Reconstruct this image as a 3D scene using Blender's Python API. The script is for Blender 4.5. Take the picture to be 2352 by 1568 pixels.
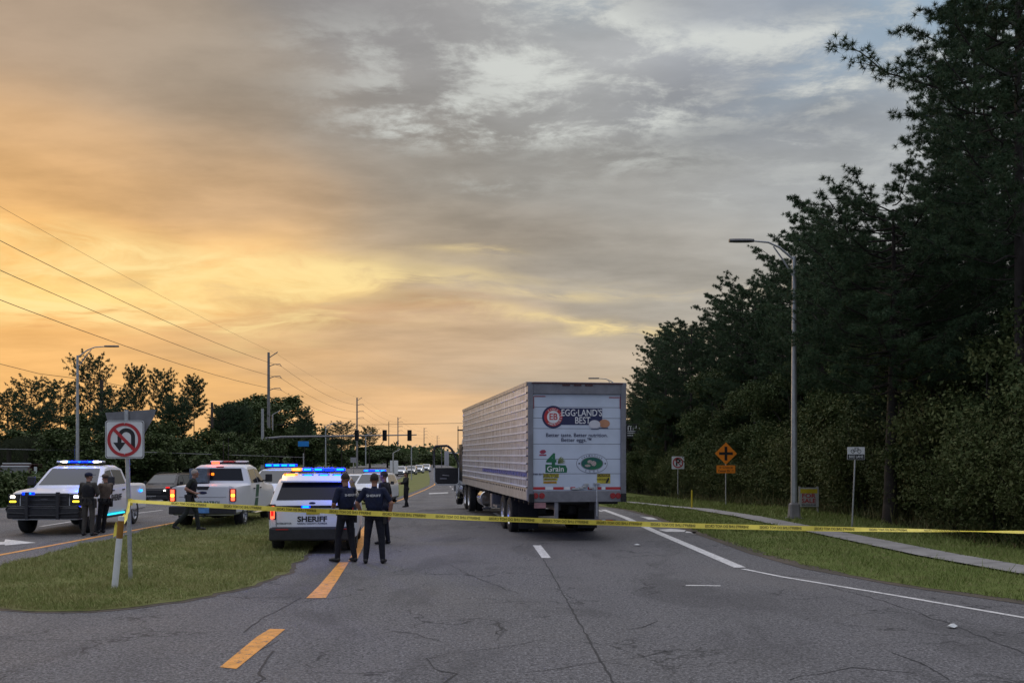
import bpy, bmesh, math, random
import numpy as np
from mathutils import Vector, Matrix
R=math.radians
for o in list(bpy.data.objects): bpy.data.objects.remove(o)
S=bpy.context.scene; COL=S.collection
# ---------------------------------------------------------------- camera (level, lens shifted up)
F=2320.0; CXP=1176.0; HZ=1045.0; EYE=2.22
cam_d=bpy.data.cameras.new('camera'); cam=bpy.data.objects.new('camera',cam_d); COL.objects.link(cam)
cam.location=(0,0,EYE); cam.rotation_euler=(R(90),0,0)
cam_d.sensor_width=36; cam_d.lens=36*F/2352; cam_d.shift_y=(HZ-784)/2352; cam_d.clip_start=.1; cam_d.clip_end=6000
S.camera=cam
S.render.resolution_x=1024; S.render.resolution_y=682
S.view_settings.view_transform='Standard'; S.view_settings.look='None'; S.view_settings.exposure=0.0; S.view_settings.gamma=1
S.render.engine='CYCLES'
# ---------------------------------------------------------------- sky
def lin(c):
    return tuple(((x/255/12.92) if x/255<=.04045 else ((x/255+.055)/1.055)**2.4) for x in c)
SUN_AZ=R(-38); SUN_EL=R(5)
W=bpy.data.worlds.new('World'); S.world=W; W.use_nodes=True
nt=W.node_tree; nt.nodes.clear()
class NB:
    def __init__(s,nt): s.nt=nt
    def n(s,t,**k):
        x=s.nt.nodes.new(t)
        for a,b in k.items(): setattr(x,a,b)
        return x
    def put(s,x,i,v):
        if v is None: return
        if hasattr(v,'is_output') or isinstance(v,bpy.types.NodeSocket): s.nt.links.new(v,x.inputs[i])
        else: x.inputs[i].default_value=v
    def m(s,op,a,b=None,c=None,clamp=False):
        x=s.n('ShaderNodeMath',operation=op); x.use_clamp=clamp
        s.put(x,0,a); s.put(x,1,b); s.put(x,2,c); return x.outputs[0]
    def vm(s,op,a,b=None,sc=None):
        x=s.n('ShaderNodeVectorMath',operation=op); s.put(x,0,a); s.put(x,1,b)
        if sc is not None: s.put(x,3,sc)
        return x.outputs[0]
    def comb(s,a,b,c):
        x=s.n('ShaderNodeCombineXYZ'); s.put(x,0,a); s.put(x,1,b); s.put(x,2,c); return x.outputs[0]
    def noise(s,vec,scale,detail=4,rough=.55,dist=0.,lac=2.0):
        x=s.n('ShaderNodeTexNoise'); s.put(x,'Vector',vec); s.put(x,'Scale',scale); s.put(x,'Detail',detail); s.put(x,'Roughness',rough); s.put(x,'Distortion',dist); s.put(x,'Lacunarity',lac)
        return x.outputs['Fac']
    def ramp(s,f,a,b,c=0.,d=1.,smooth=True):
        x=s.n('ShaderNodeMapRange'); x.interpolation_type='SMOOTHSTEP' if smooth else 'LINEAR'
        s.put(x,0,f); s.put(x,1,a); s.put(x,2,b); s.put(x,3,c); s.put(x,4,d); return x.outputs[0]
    def mix(s,f,a,b,mode='MIX'):
        x=s.n('ShaderNodeMix',data_type='RGBA',blend_type=mode)
        s.put(x,0,f); s.put(x,6,a if not isinstance(a,tuple) or len(a)==4 else (*a,1)); s.put(x,7,b if not isinstance(b,tuple) or len(b)==4 else (*b,1)); return x.outputs[2]
nb=NB(nt)
tc=nb.n('ShaderNodeTexCoord'); sp=nb.n('ShaderNodeSeparateXYZ'); nt.links.new(tc.outputs['Generated'],sp.inputs[0])
dx,dy,dz=sp.outputs
az=nb.m('ARCTAN2',dx,dy); el=nb.m('ARCSINE',dz)
dzc=nb.m('MAXIMUM',nb.m('ADD',dz,.09),.05)
plane=nb.comb(nb.m('DIVIDE',dx,dzc),nb.m('DIVIDE',dy,dzc),0.)
w1=nb.noise(nb.vm('ADD',plane,(3.1,7.7,0)),.9,3,.5); w2=nb.noise(nb.vm('ADD',plane,(13.1,1.7,4)),.9,3,.5)
azw=nb.m('ADD',az,nb.m('MULTIPLY',nb.m('SUBTRACT',w1,.5),.16)); elw=nb.m('ADD',el,nb.m('MULTIPLY',nb.m('SUBTRACT',w2,.5),.09))
def pa(px,py):
    a=math.atan((px-CXP)/F); return a, math.atan((HZ-py)/F*math.cos(a))
def gauss(a0,e0,sa,se,A=None,E=None):
    a=nb.m('DIVIDE',nb.m('SUBTRACT',A or azw,a0),sa); e=nb.m('DIVIDE',nb.m('SUBTRACT',E or elw,e0),se)
    q=nb.m('ADD',nb.m('MULTIPLY',a,a),nb.m('MULTIPLY',e,e))
    return nb.m('EXPONENT',nb.m('MULTIPLY',q,-1.))
CP=[(110,660,300,44,(255,224,142)),(620,655,260,32,(252,214,140)), # px,py, sigma az px, sigma el px, colour srgb, weight
 (60,60,430,230,(160,141,123)),(60,400,330,180,(216,170,116)),(0,620,420,110,(244,192,118)),(80,720,400,80,(238,182,116)),(200,900,500,110,(228,178,116)),
 (480,180,330,200,(148,137,124)),(1600,180,190,60,(126,127,134)),(800,50,200,80,(138,137,140)),(1900,255,170,60,(140,142,148)),(1150,540,200,60,(148,139,128)),(520,430,330,150,(190,157,121)),(560,610,300,80,(228,182,122)),(640,800,350,100,(206,168,124)),
 (900,120,300,180,(150,149,149)),(950,380,330,160,(153,145,134)),(1000,590,300,100,(176,157,132)),(1000,800,350,110,(196,164,128)),(980,960,400,60,(234,184,124)),
 (1350,150,330,180,(163,165,166)),(1400,420,330,160,(150,147,141)),(1400,640,330,120,(163,155,143)),(1450,850,380,120,(188,170,146)),(1420,960,300,60,(232,196,148)),
 (1800,120,330,180,(150,158,170)),(1850,400,400,200,(150,152,152)),(1800,700,400,160,(168,162,150)),(2200,60,330,180,(158,180,200)),(2250,400,400,220,(166,172,178)),(2300,750,500,200,(180,174,164)),(1900,950,500,120,(190,172,146)),
]
acc=None; wsum=None
def accum(w,col):
    global acc,wsum
    c=nb.vm('SCALE',tuple(col),None,w)
    acc=c if acc is None else nb.vm('ADD',acc,c)
    wsum=w if wsum is None else nb.m('ADD',wsum,w)
for px,py,sx,sy,c in CP:
    a,e=pa(px,py); l_=lin(c); g_=sum(l_)/3; k_=.84 if px>700 else 1.03; accum(gauss(a,e,sx/F*.8,sy/F*.8),tuple((g_+(v-g_)*k_)*1.10 for v in l_))
# whole-sky background colour: unseen lavender overhead brightened to light the ground, dimmer dusk behind the viewer
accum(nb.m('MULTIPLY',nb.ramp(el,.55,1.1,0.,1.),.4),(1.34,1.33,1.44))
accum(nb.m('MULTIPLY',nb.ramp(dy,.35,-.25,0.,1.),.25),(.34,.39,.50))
accum(.0015,(.30,.31,.33))
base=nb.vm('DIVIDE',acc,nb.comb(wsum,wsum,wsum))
# cloud relief
n1=nb.noise(nb.vm('ADD',nb.vm('MULTIPLY',plane,(.8,1.,1.)),(5.,2.,0)),1.3,10,.56,.12)
n2=nb.noise(nb.vm('MULTIPLY',plane,(1.1,1.7,1.)),3.4,8,.6,.15)
relief=nb.m('ADD',nb.m('ADD',1.,nb.m('MULTIPLY',nb.ramp(n1,.33,.68,-.18,.14),nb.ramp(el,.02,.16,.3,1.))),nb.m('MULTIPLY',nb.ramp(n2,.3,.7,-.06,.07),nb.ramp(el,.03,.2,.15,1.)))
base=nb.vm('SCALE',base,None,relief)
def area(*l):
    t=None
    for px,py,sx,sy,k in l:
        a,e=pa(px,py); g=nb.m('MULTIPLY',gauss(a,e,sx/F,sy/F),k); t=g if t is None else nb.m('ADD',t,g)
    return nb.m('MINIMUM',t,1.)
rift=nb.noise(nb.vm('ADD',nb.vm('MULTIPLY',plane,(1.,1.15,1.)),(2.3,9.2,0)),4.6,11,.66,.2)
cool=nb.m('MULTIPLY',area((1250,40,200,80,1.),(1180,110,260,60,.9),(1330,190,260,60,.9),(960,245,170,50,1.),(1560,105,260,30,1.1),(1900,190,180,50,.9),(1450,240,200,40,.8),(2150,60,220,90,.7),(1830,330,90,40,.7),(1850,110,160,24,.7),(2300,500,300,300,.7),(1250,290,240,36,.8),(1500,360,160,40,.5),(1150,420,160,30,.35),(800,130,160,60,.4),(1700,440,140,30,.35)),nb.ramp(rift,.44,.64))
base=nb.mix(nb.m('MULTIPLY',cool,.78),base,lin((216,219,214)))
gap=nb.m('MULTIPLY',area((2150,20,260,90,1.),(1880,170,200,60,.7),(1300,20,140,50,.7)),nb.ramp(rift,.60,.42))
base=nb.mix(nb.m('MULTIPLY',gap,.35),base,lin((150,182,208)))
sv=nb.comb(nb.m('MULTIPLY',azw,5.5),nb.m('MULTIPLY',elw,24.),.3)
streak=nb.noise(sv,1.5,11,.62,.25)
gold=nb.m('MULTIPLY',area((-40,640,360,60,1.3),(280,640,300,60,1.5),(620,650,330,36,1.3),(1000,650,200,22,.45),(880,742,280,20,.7),(600,765,240,22,.7),(250,745,200,22,.7),(1480,765,130,14,1.5),(1120,595,100,12,.8),(1560,660,240,16,.5),(1330,750,160,12,.8),(1250,690,160,14,.6)),nb.ramp(streak,.36,.64))
base=nb.mix(nb.m('MULTIPLY',gold,.85),base,lin((255,228,160)))
pale=nb.m('MULTIPLY',area((620,685,190,20,1.2),(330,665,150,25,.8),(60,700,120,14,.9),(900,700,150,12,.7)),nb.ramp(streak,.52,.36))
base=nb.mix(nb.m('MULTIPLY',pale,.55),base,lin((218,196,150)))
dark=nb.m('MULTIPLY',area((180,705,160,14,1.),(60,760,160,10,.8),(1000,720,200,22,.8),(700,770,200,10,.6)),nb.ramp(streak,.58,.40))
base=nb.mix(nb.m('MULTIPLY',dark,.5),base,lin((196,146,98)))
# below the horizon
base=nb.mix(nb.ramp(el,-.06,-.01),(.05,.05,.05),base)
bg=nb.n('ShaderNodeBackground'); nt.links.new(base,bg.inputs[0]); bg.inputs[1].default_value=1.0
sky=nb.n('ShaderNodeTexSky'); sky.sky_type='NISHITA'; sky.sun_disc=False; sky.sun_elevation=SUN_EL; sky.sun_rotation=SUN_AZ; sky.air_density=1.5; sky.dust_density=3
bg2=nb.n('ShaderNodeBackground'); nt.links.new(sky.outputs[0],bg2.inputs[0]); bg2.inputs[1].default_value=.004
ad=nb.n('ShaderNodeAddShader'); nt.links.new(bg.outputs[0],ad.inputs[0]); nt.links.new(bg2.outputs[0],ad.inputs[1])
wo=nb.n('ShaderNodeOutputWorld'); nt.links.new(ad.outputs[0],wo.inputs[0])
sl=bpy.data.lights.new('sun','SUN'); sl.energy=.36; sl.color=(1,.72,.45); sl.angle=R(12)
so=bpy.data.objects.new('sun',sl); COL.objects.link(so)
sd=Vector((math.sin(SUN_AZ)*math.cos(SUN_EL),math.cos(SUN_AZ)*math.cos(SUN_EL),math.sin(SUN_EL)))
so.rotation_euler=sd.to_track_quat('Z','Y').to_euler()
# ---------------------------------------------------------------- materials
MATS={}
def mat(name,col,rough=.6,metal=0.,var=.12,scale=6.,bump=0.,bscale=40.,emit=None,estr=0.,spec=.5,coat=0.,trans=0.,c2=None,alpha=1.):
    if name in MATS: return MATS[name]
    m=bpy.data.materials.new(name); m.use_nodes=True; MATS[name]=m
    t=m.node_tree; b=NB(t); p=t.nodes['Principled BSDF']
    tcn=b.n('ShaderNodeTexCoord').outputs['Object']
    if len(col)==3: col=(*col,1)
    n=b.noise(tcn,scale,5,.6)
    lo=tuple(c*(1-var) for c in col[:3]); hi=c2 or tuple(min(1,c*(1+var)) for c in col[:3])
    t.links.new(b.mix(b.ramp(n,.3,.7),lo,hi),p.inputs['Base Color'])
    p.inputs['Roughness'].default_value=rough; p.inputs['Metallic'].default_value=metal
    p.inputs['Specular IOR Level'].default_value=spec; p.inputs['Coat Weight'].default_value=coat; p.inputs['Coat Roughness'].default_value=.08
    if var>.02: t.links.new(b.ramp(b.noise(tcn,scale*2.3,4,.6),.3,.7,max(0,rough-.08),min(1,rough+.1)),p.inputs['Roughness'])
    if bump:
        bn=b.n('ShaderNodeBump'); bn.inputs['Strength'].default_value=bump; bn.inputs['Distance'].default_value=.02
        t.links.new(b.noise(tcn,bscale,5,.6),bn.inputs['Height']); t.links.new(bn.outputs[0],p.inputs['Normal'])
    if emit:
        p.inputs['Emission Color'].default_value=(*emit,1); p.inputs['Emission Strength'].default_value=estr
    if trans: p.inputs['Transmission Weight'].default_value=trans
    return m
def asphalt(name,c1,c2,tint):
    m=bpy.data.materials.new(name); m.use_nodes=True; t=m.node_tree; b=NB(t); p=t.nodes['Principled BSDF']
    o=b.n('ShaderNodeTexCoord').outputs['Object']
    big=b.noise(o,.35,5,.6); med=b.noise(b.vm('MULTIPLY',o,(1.,.25,1.)),1.6,6,.65,.4); fine=b.noise(o,30.,4,.8); grit=b.n('ShaderNodeTexVoronoi'); b.put(grit,'Vector',o); b.put(grit,'Scale',38.)
    c=b.mix(b.ramp(big,.35,.65),c1,c2)
    c=b.mix(b.m('MULTIPLY',b.ramp(med,.45,.75),.35),c,tint)
    mid=b.noise(o,11.,5,.8)
    c=b.mix(b.m('MULTIPLY',b.ramp(mid,.50,.62),.55),c,tuple(x*1.7 for x in c2)); c=b.mix(b.m('MULTIPLY',b.ramp(mid,.50,.38),.65),c,tuple(x*.42 for x in c1))
    c=b.mix(b.m('MULTIPLY',b.ramp(fine,.52,.62),.7),c,tuple(x*2.6 for x in c2))
    c=b.mix(b.m('MULTIPLY',b.ramp(fine,.5,.40),.75),c,tuple(x*.25 for x in c1))
    pat=b.noise(b.vm('MULTIPLY',o,(.9,.35,1.)),.55,5,.6,.6); c=b.mix(b.m('MULTIPLY',b.ramp(pat,.52,.62),.42),c,tuple(x*.45 for x in c1)); c=b.mix(b.m('MULTIPLY',b.ramp(pat,.45,.34),.38),c,(.155,.148,.145))
    # wheel-worn bands along the lanes
    sx=b.n('ShaderNodeSeparateXYZ'); t.links.new(o,sx.inputs[0])
    wv=b.m('SINE',b.m('MULTIPLY',b.m('ADD',sx.outputs[0],b.m('MULTIPLY',sx.outputs[1],.07)),3.4))
    c=b.mix(b.m('MULTIPLY',b.m('MULTIPLY',b.ramp(wv,.1,.9),b.ramp(big,.3,.7)),.22),c,tuple(x*.6 for x in c1))
    # hairline crack network in patches
    v=b.n('ShaderNodeTexVoronoi'); v.feature='DISTANCE_TO_EDGE'; wob=b.n('ShaderNodeTexNoise'); b.put(wob,'Vector',o); b.put(wob,'Scale',2.2); b.put(wob,'Detail',4.)
    b.put(v,'Vector',b.vm('ADD',o,b.vm('SCALE',wob.outputs['Color'],None,.9))); b.put(v,'Scale',.55)
    cr=b.m('MULTIPLY',b.ramp(v.outputs[0],.016,.005),b.ramp(b.noise(o,.5,3,.5),.47,.58))
    c=b.mix(b.m('MULTIPLY',cr,.65),c,(.012,.012,.014))
    t.links.new(c,p.inputs['Base Color']); t.links.new(b.ramp(big,.3,.7,.62,.85),p.inputs['Roughness']); p.inputs['Specular IOR Level'].default_value=.35
    bn=b.n('ShaderNodeBump'); bn.inputs['Strength'].default_value=.8; bn.inputs['Distance'].default_value=.02
    t.links.new(b.m('ADD',fine,grit.outputs['Distance']),bn.inputs['Height']); t.links.new(bn.outputs[0],p.inputs['Normal'])
    return m
def wornpaint(name,col,under=(.085,.083,.092)):
    m=mat(name,col,.6,0,.2,5.,bump=.2); t=m.node_tree; b=NB(t); p=t.nodes['Principled BSDF']; src=p.inputs['Base Color'].links[0].from_socket
    o=b.n('ShaderNodeTexCoord').outputs['Object']; a=b.ramp(b.noise(o,9.,6,.75),.56,.64); g=b.ramp(b.noise(b.vm('MULTIPLY',o,(1.,.4,1.)),26.,4,.7),.60,.68)
    t.links.new(b.mix(b.m('MAXIMUM',a,b.m('MULTIPLY',g,.7)),src,under),p.inputs['Base Color']); return m
def leafmat(name,c1,c2,c3,scale=.8):
    m=bpy.data.materials.new(name); m.use_nodes=True; t=m.node_tree; b=NB(t); p=t.nodes['Principled BSDF']
    o=b.n('ShaderNodeTexCoord').outputs['Object']; oi=b.n('ShaderNodeObjectInfo').outputs['Random']
    n=b.noise(b.vm('ADD',o,b.comb(b.m('MULTIPLY',oi,37.),0.,0.)),scale,4,.6); n2=b.noise(o,scale*9,2,.5)
    c=b.mix(b.ramp(n,.35,.65),c1,c2); c=b.mix(b.ramp(n2,.5,.75),c,c3)
    c=b.mix(b.m('MULTIPLY',oi,.35),c,tuple(x*.6 for x in c1))
    t.links.new(c,p.inputs['Base Color']); p.inputs['Roughness'].default_value=.65; p.inputs['Specular IOR Level'].default_value=.2
    return m
def grassmat(name,g1,g2,g3,dirt):
    m=bpy.data.materials.new(name); m.use_nodes=True; t=m.node_tree; b=NB(t); p=t.nodes['Principled BSDF']
    o=b.n('ShaderNodeTexCoord').outputs['Object']
    n=b.noise(o,.6,6,.6); n2=b.noise(o,7.,5,.7); n3=b.noise(b.vm('ADD',o,(7,3,1)),1.1,4,.6)
    c=b.mix(b.ramp(n,.35,.65),g1,g2); c=b.mix(b.ramp(n2,.45,.75),c,g3); c=b.mix(b.m('MULTIPLY',b.ramp(n3,.55,.75),.6),c,dirt)
    t.links.new(c,p.inputs['Base Color']); p.inputs['Roughness'].default_value=.9; p.inputs['Specular IOR Level'].default_value=.1
    bn=b.n('ShaderNodeBump'); bn.inputs['Strength'].default_value=.8; bn.inputs['Distance'].default_value=.05; t.links.new(n2,bn.inputs['Height']); t.links.new(bn.outputs[0],p.inputs['Normal'])
    return m
# ---------------------------------------------------------------- ground profile & helpers
PROF=[(-60,0),(36,0),(43,-.1),(50,-.33),(60,-.6),(68,-.85),(100,-1.2),(160,-1.5),(400,-1.8),(5000,-1.8)]
def gz(y):
    for (a,za),(b_,zb) in zip(PROF,PROF[1:]):
        if y<=b_: return za+(zb-za)*(max(y,a)-a)/(b_-a)
    return PROF[-1][1]
def G(px,py):                     # photo position of something standing on the ground -> ground point
    k=(py-HZ)/F; y=EYE/k
    for _ in range(60): y=y*.5+.5*(EYE-gz(y))/k
    return ((px-CXP)/F*y, y)
def P(px,y): return (px-CXP)/F*y
def Zp(py,y): return EYE+(HZ-py)/F*y
def tag(o,label=None,cat=None,group=None,kind=None):
    if label: o['label']=label
    if cat: o['category']=cat
    if group: o['group']=group
    if kind: o['kind']=kind
    return o
def empty(name,loc=(0,0,0),rz=0,label=None,cat=None,group=None):
    o=bpy.data.objects.new(name,None); COL.objects.link(o); o.location=loc; o.rotation_euler=(0,0,rz); o.empty_display_size=.2
    return tag(o,label,cat,group)
def children(o): return [c for c in bpy.data.objects if c.parent==o]
def copy_tree(o,parent=None):
    c=o.copy(); COL.objects.link(c); c.parent=parent
    for ch in children(o): copy_tree(ch,c)
    return c
class MB:
    def __init__(s): s.v=[]; s.f=[]; s.m=[]
    def add(s,v,f,mi=0,M=None):
        n=len(s.v)
        if M is not None: v=[tuple(M@Vector(p)) for p in v]
        s.v+=[tuple(p) for p in v]; s.f+=[tuple(i+n for i in q) for q in f]; s.m+=[mi]*len(f); return s
    def box(s,x0,x1,y0,y1,z0,z1,mi=0,M=None):
        return s.add([(x0,y0,z0),(x1,y0,z0),(x1,y1,z0),(x0,y1,z0),(x0,y0,z1),(x1,y0,z1),(x1,y1,z1),(x0,y1,z1)],
          [(0,3,2,1),(4,5,6,7),(0,1,5,4),(1,2,6,5),(2,3,7,6),(3,0,4,7)],mi,M)
    def tube(s,pts,r,n=10,mi=0,caps=True,M=None):
        pts=[Vector(p) for p in pts]; k=len(pts)
        rs=r if isinstance(r,(list,tuple)) else [r]*k
        v=[];f=[]; up=None
        for i,p in enumerate(pts):
            d=(pts[min(i+1,k-1)]-pts[max(i-1,0)]).normalized()
            if up is None:
                up=Vector((0,0,1)) if abs(d.z)<.9 else Vector((1,0,0))
            a=d.cross(up).normalized(); b_=a.cross(d).normalized(); up=b_
            for j in range(n):
                t=2*math.pi*j/n; v.append(p+(a*math.cos(t)+b_*math.sin(t))*rs[i])
        for i in range(k-1):
            for j in range(n): f.append((i*n+j,i*n+(j+1)%n,(i+1)*n+(j+1)%n,(i+1)*n+j))
        if caps: f.append(tuple(range(n))[::-1]); f.append(tuple(range((k-1)*n,k*n)))
        return s.add(v,f,mi,M)
    def cyl(s,p0,p1,r0,r1=None,n=16,mi=0,M=None): return s.tube([p0,p1],[r0,r0 if r1 is None else r1],n,mi,True,M)
    def ell(s,c,r,nu=14,nv=9,mi=0,M=None):
        v=[(c[0],c[1],c[2]-r[2])];f=[]
        for i in range(1,nv):
            t=-math.pi/2+math.pi*i/nv
            for j in range(nu):
                a=2*math.pi*j/nu; v.append((c[0]+r[0]*math.cos(t)*math.cos(a),c[1]+r[1]*math.cos(t)*math.sin(a),c[2]+r[2]*math.sin(t)))
        v.append((c[0],c[1],c[2]+r[2])); L=len(v)-1
        for j in range(nu):
            f.append((0,1+(j+1)%nu,1+j)); f.append((L,L-nu+j,L-nu+(j+1)%nu))
        for i in range(nv-2):
            for j in range(nu): a=1+i*nu; f.append((a+j,a+(j+1)%nu,a+nu+(j+1)%nu,a+nu+j))
        return s.add(v,f,mi,M)
    def prism(s,poly,ax,a,b_,mi=0,M=None):       # poly in the two other axes (cyclic order x,y,z without ax)
        def mk(p,t): return {'x':(t,p[0],p[1]),'y':(p[0],t,p[1]),'z':(p[0],p[1],t)}[ax]
        n=len(poly); v=[mk(p,a) for p in poly]+[mk(p,b_) for p in poly]
        f=[tuple(range(n))[::-1],tuple(range(n,2*n))]+[(i,(i+1)%n,n+(i+1)%n,n+i) for i in range(n)]
        return s.add(v,f,mi,M)
    def loft(s,rings,mi=0,caps=True,M=None):
        n=len(rings[0]); v=[p for r in rings for p in r]; f=[]
        for i in range(len(rings)-1):
            for j in range(n): f.append((i*n+j,i*n+(j+1)%n,(i+1)*n+(j+1)%n,(i+1)*n+j))
        if caps: f.append(tuple(range(n))[::-1]); f.append(tuple(range((len(rings)-1)*n,len(rings)*n)))
        return s.add(v,f,mi,M)
    def lathe_x(s,prof,cx,cy,cz,n=28,mi=0):       # prof: (x,r) closed profile around the x axis
        v=[];f=[];k=len(prof)
        for j in range(n):
            a=2*math.pi*j/n
            for x,r in prof: v.append((cx+x,cy+r*math.cos(a),cz+r*math.sin(a)))
        for j in range(n):
            for i in range(k-1): f.append((j*k+i,((j+1)%n)*k+i,((j+1)%n)*k+i+1,j*k+i+1))
        return s.add(v,f,mi)
    def build(s,name,mats,parent=None,smooth=None,bevel=0,fixn=True):
        me=bpy.data.meshes.new(name); me.from_pydata(s.v,[],s.f)
        if not isinstance(mats,(list,tuple)): mats=[mats]
        for m in mats: me.materials.append(m)
        me.polygons.foreach_set('material_index',s.m)
        if fixn:
            bm=bmesh.new(); bm.from_mesh(me); bmesh.ops.recalc_face_normals(bm,faces=bm.faces); bm.to_mesh(me); bm.free()
        if smooth is not None:
            me.polygons.foreach_set('use_smooth',[True]*len(me.polygons)); me.set_sharp_from_angle(angle=R(smooth))
        me.update()
        o=bpy.data.objects.new(name,me); COL.objects.link(o); o.parent=parent
        if bevel:
            b=o.modifiers.new('Bevel','BEVEL'); b.width=bevel; b.segments=2; b.limit_method='ANGLE'; b.angle_limit=R(40)
        return o
def text(name,txt,size,m,parent,M,bold=0.,mirror=False,align='CENTER',squash=1.,depth=.003,space=1.0):
    cu=bpy.data.curves.new('t','FONT'); cu.body=txt; cu.size=size; cu.align_x=align; cu.align_y='CENTER'; cu.offset=bold*size; cu.extrude=depth/2; cu.space_character=space; cu.resolution_u=3
    o=bpy.data.objects.new('t',cu); COL.objects.link(o)
    dg=bpy.context.evaluated_depsgraph_get(); me=bpy.data.meshes.new_from_object(o.evaluated_get(dg))
    bpy.data.objects.remove(o); bpy.data.curves.remove(cu)
    MM=M@Matrix.Diagonal((-squash if mirror else squash,1,1,1)); me.transform(MM)
    me.materials.clear(); me.materials.append(m); me.name=name
    ob=bpy.data.objects.new(name,me); COL.objects.link(ob); ob.parent=parent; return ob
def T(x,y,z,rx=0,ry=0,rz=0): return Matrix.Translation((x,y,z))@Matrix.Rotation(R(rz),4,'Z')@Matrix.Rotation(R(ry),4,'Y')@Matrix.Rotation(R(rx),4,'X')
# common materials
M_white=mat('vehicle_white',(.66,.68,.72),.38,0,.02,3.,coat=.25)
M_dark=mat('vehicle_black',(.012,.012,.015),.38,0,.05,3.,spec=.3,coat=.1)
M_plastic=mat('black_plastic',(.022,.022,.026),.6,0,.2,10.)
M_rubber=mat('tyre_rubber',(.016,.016,.017),.85,0,.3,20.,bump=.3)
M_rim=mat('wheel_metal',(.30,.31,.33),.35,.8,.15,10.)
M_glass=mat('dark_glass',(.010,.011,.016),.08,0,.02,3.,spec=.35)
M_wglass=mat('windscreen_glass',(.035,.042,.045),.06,0,.02,3.,spec=.7)
M_galv=mat('galvanised_steel',(.42,.43,.44),.45,.55,.15,12.,bump=.05)
M_steel=mat('trailer_steel',(.62,.62,.63),.27,.9,.08,4.,bump=.05,bscale=9)
M_chrome=mat('polished_metal',(.75,.75,.76),.14,1.,.03,4.)
M_signw=mat('sign_white',(.68,.69,.70),.45,0,.06,8.)
M_signback=mat('sign_back_metal',(.20,.20,.21),.5,.5,.12,6.)
M_red=mat('sign_red',(.42,.025,.03),.45,0,.1,8.)
M_black=mat('sign_black',(.012,.012,.014),.5,0,.1,8.)
M_navy=mat('navy_print',(.012,.016,.07),.45,0,.1,8.)
M_orange=mat('sign_orange',(.85,.24,.015),.45,0,.06,8.)
M_yel=mat('sign_yellow',(.55,.42,.02),.5,0,.1,8.)
def em(name,core,s): return mat(name,tuple(min(1,c) for c in core),.3,0,0.,1.,emit=core,estr=s)
E_blue=em('blue_lamp_core',(.0,.26,1.),3.); E_blue2=em('blue_lamp_lens',(.0,.03,1.),2.); E_cyan=em('cyan_lamp',(.02,.65,.9),1.6)
E_red=em('red_lamp_core',(1.,.10,.04),3.); E_red2=em('red_lamp_lens',(.9,.01,.01),.8)
E_amb=em('amber_lamp_core',(1.,.5,.04),4.); E_amb2=em('amber_lamp_lens',(1.,.22,.01),1.8); E_white=em('white_lamp',(1.,.93,.82),6.); E_yel=em('yellow_lamp',(1.,.72,.03),3.)
M_redoff=mat('red_reflector',(.30,.012,.015),.2,0,.1,10.,coat=.6)
# ---------------------------------------------------------------- ground, roads
def clip(poly,y,keep_above):
    out=[]
    for i in range(len(poly)):
        a=poly[i]; b_=poly[(i+1)%len(poly)]
        ia=(a[1]>=y)==keep_above; ib=(b_[1]>=y)==keep_above
        if ia: out.append(a)
        if ia!=ib:
            t=(y-a[1])/(b_[1]-a[1]); out.append((a[0]+(b_[0]-a[0])*t,y))
    return out
def drape(mb,poly,dz,mi=0):
    for (a,_),(b_,_) in zip(PROF,PROF[1:]):
        q=clip(clip(poly,a,True),b_,False) if len(poly)>2 else []
        if len(q)>2:
            if sum(q[i][0]*q[(i+1)%len(q)][1]-q[(i+1)%len(q)][0]*q[i][1] for i in range(len(q)))<0: q=q[::-1]
            pts=[Vector((x,y,0)) for x,y in q]
            from mathutils.geometry import tessellate_polygon
            tr=tessellate_polygon([pts]); v=[(x,y,gz(y)+dz) for x,y in q]
            f=[]
            for t in tr:
                p,q1,r=[v[i] for i in t]
                f.append(tuple(t) if (q1[0]-p[0])*(r[1]-p[1])-(q1[1]-p[1])*(r[0]-p[0])>0 else tuple(t[::-1]))
            mb.add(v,f,mi)
    return mb
def band(line,w):
    L=[];Rr=[]
    for i,(x,y) in enumerate(line):
        a=line[max(i-1,0)]; b_=line[min(i+1,len(line)-1)]; d=Vector((b_[0]-a[0],b_[1]-a[1])).normalized(); n=Vector((-d.y,d.x))
        ww=w[i] if isinstance(w,(list,tuple)) else w
        L.append((x+n.x*ww/2,y+n.y*ww/2)); Rr.append((x-n.x*ww/2,y-n.y*ww/2))
    return L+Rr[::-1]
def quads(mb,line,w,dz,mi=0):
    for a,b_ in zip(line,line[1:]):
        pass
    L=band(line,w); n=len(line)
    for i in range(n-1): drape(mb,[L[i],L[i+1],L[2*n-2-i],L[2*n-1-i]],dz,mi)
M_ground=grassmat('rough_grass_ground',(.040,.062,.014),(.058,.078,.020),(.035,.05,.014),(.085,.075,.04))
M_wood=grassmat('forest_floor',(.022,.026,.010),(.03,.034,.014),(.015,.02,.008),(.04,.03,.02))
M_asph=asphalt('asphalt_worn',(.112,.110,.114),(.136,.133,.138),(.092,.091,.095))
M_conc=mat('sidewalk_concrete',(.27,.26,.25),.85,0,.18,1.5,bump=.3,bscale=25)
M_paintw=wornpaint('road_paint_white',(.60,.59,.58))
M_painty=wornpaint('road_paint_yellow',(.70,.30,.045))
M_crack=mat('tar_crack',(.016,.016,.018),.7,0,.2,8.)
mb=MB(); drape(mb,[(-900,-60),(900,-60),(900,5000),(-900,5000)],-.05); tag(mb.build('ground',M_ground,fixn=False),kind='structure')
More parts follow.
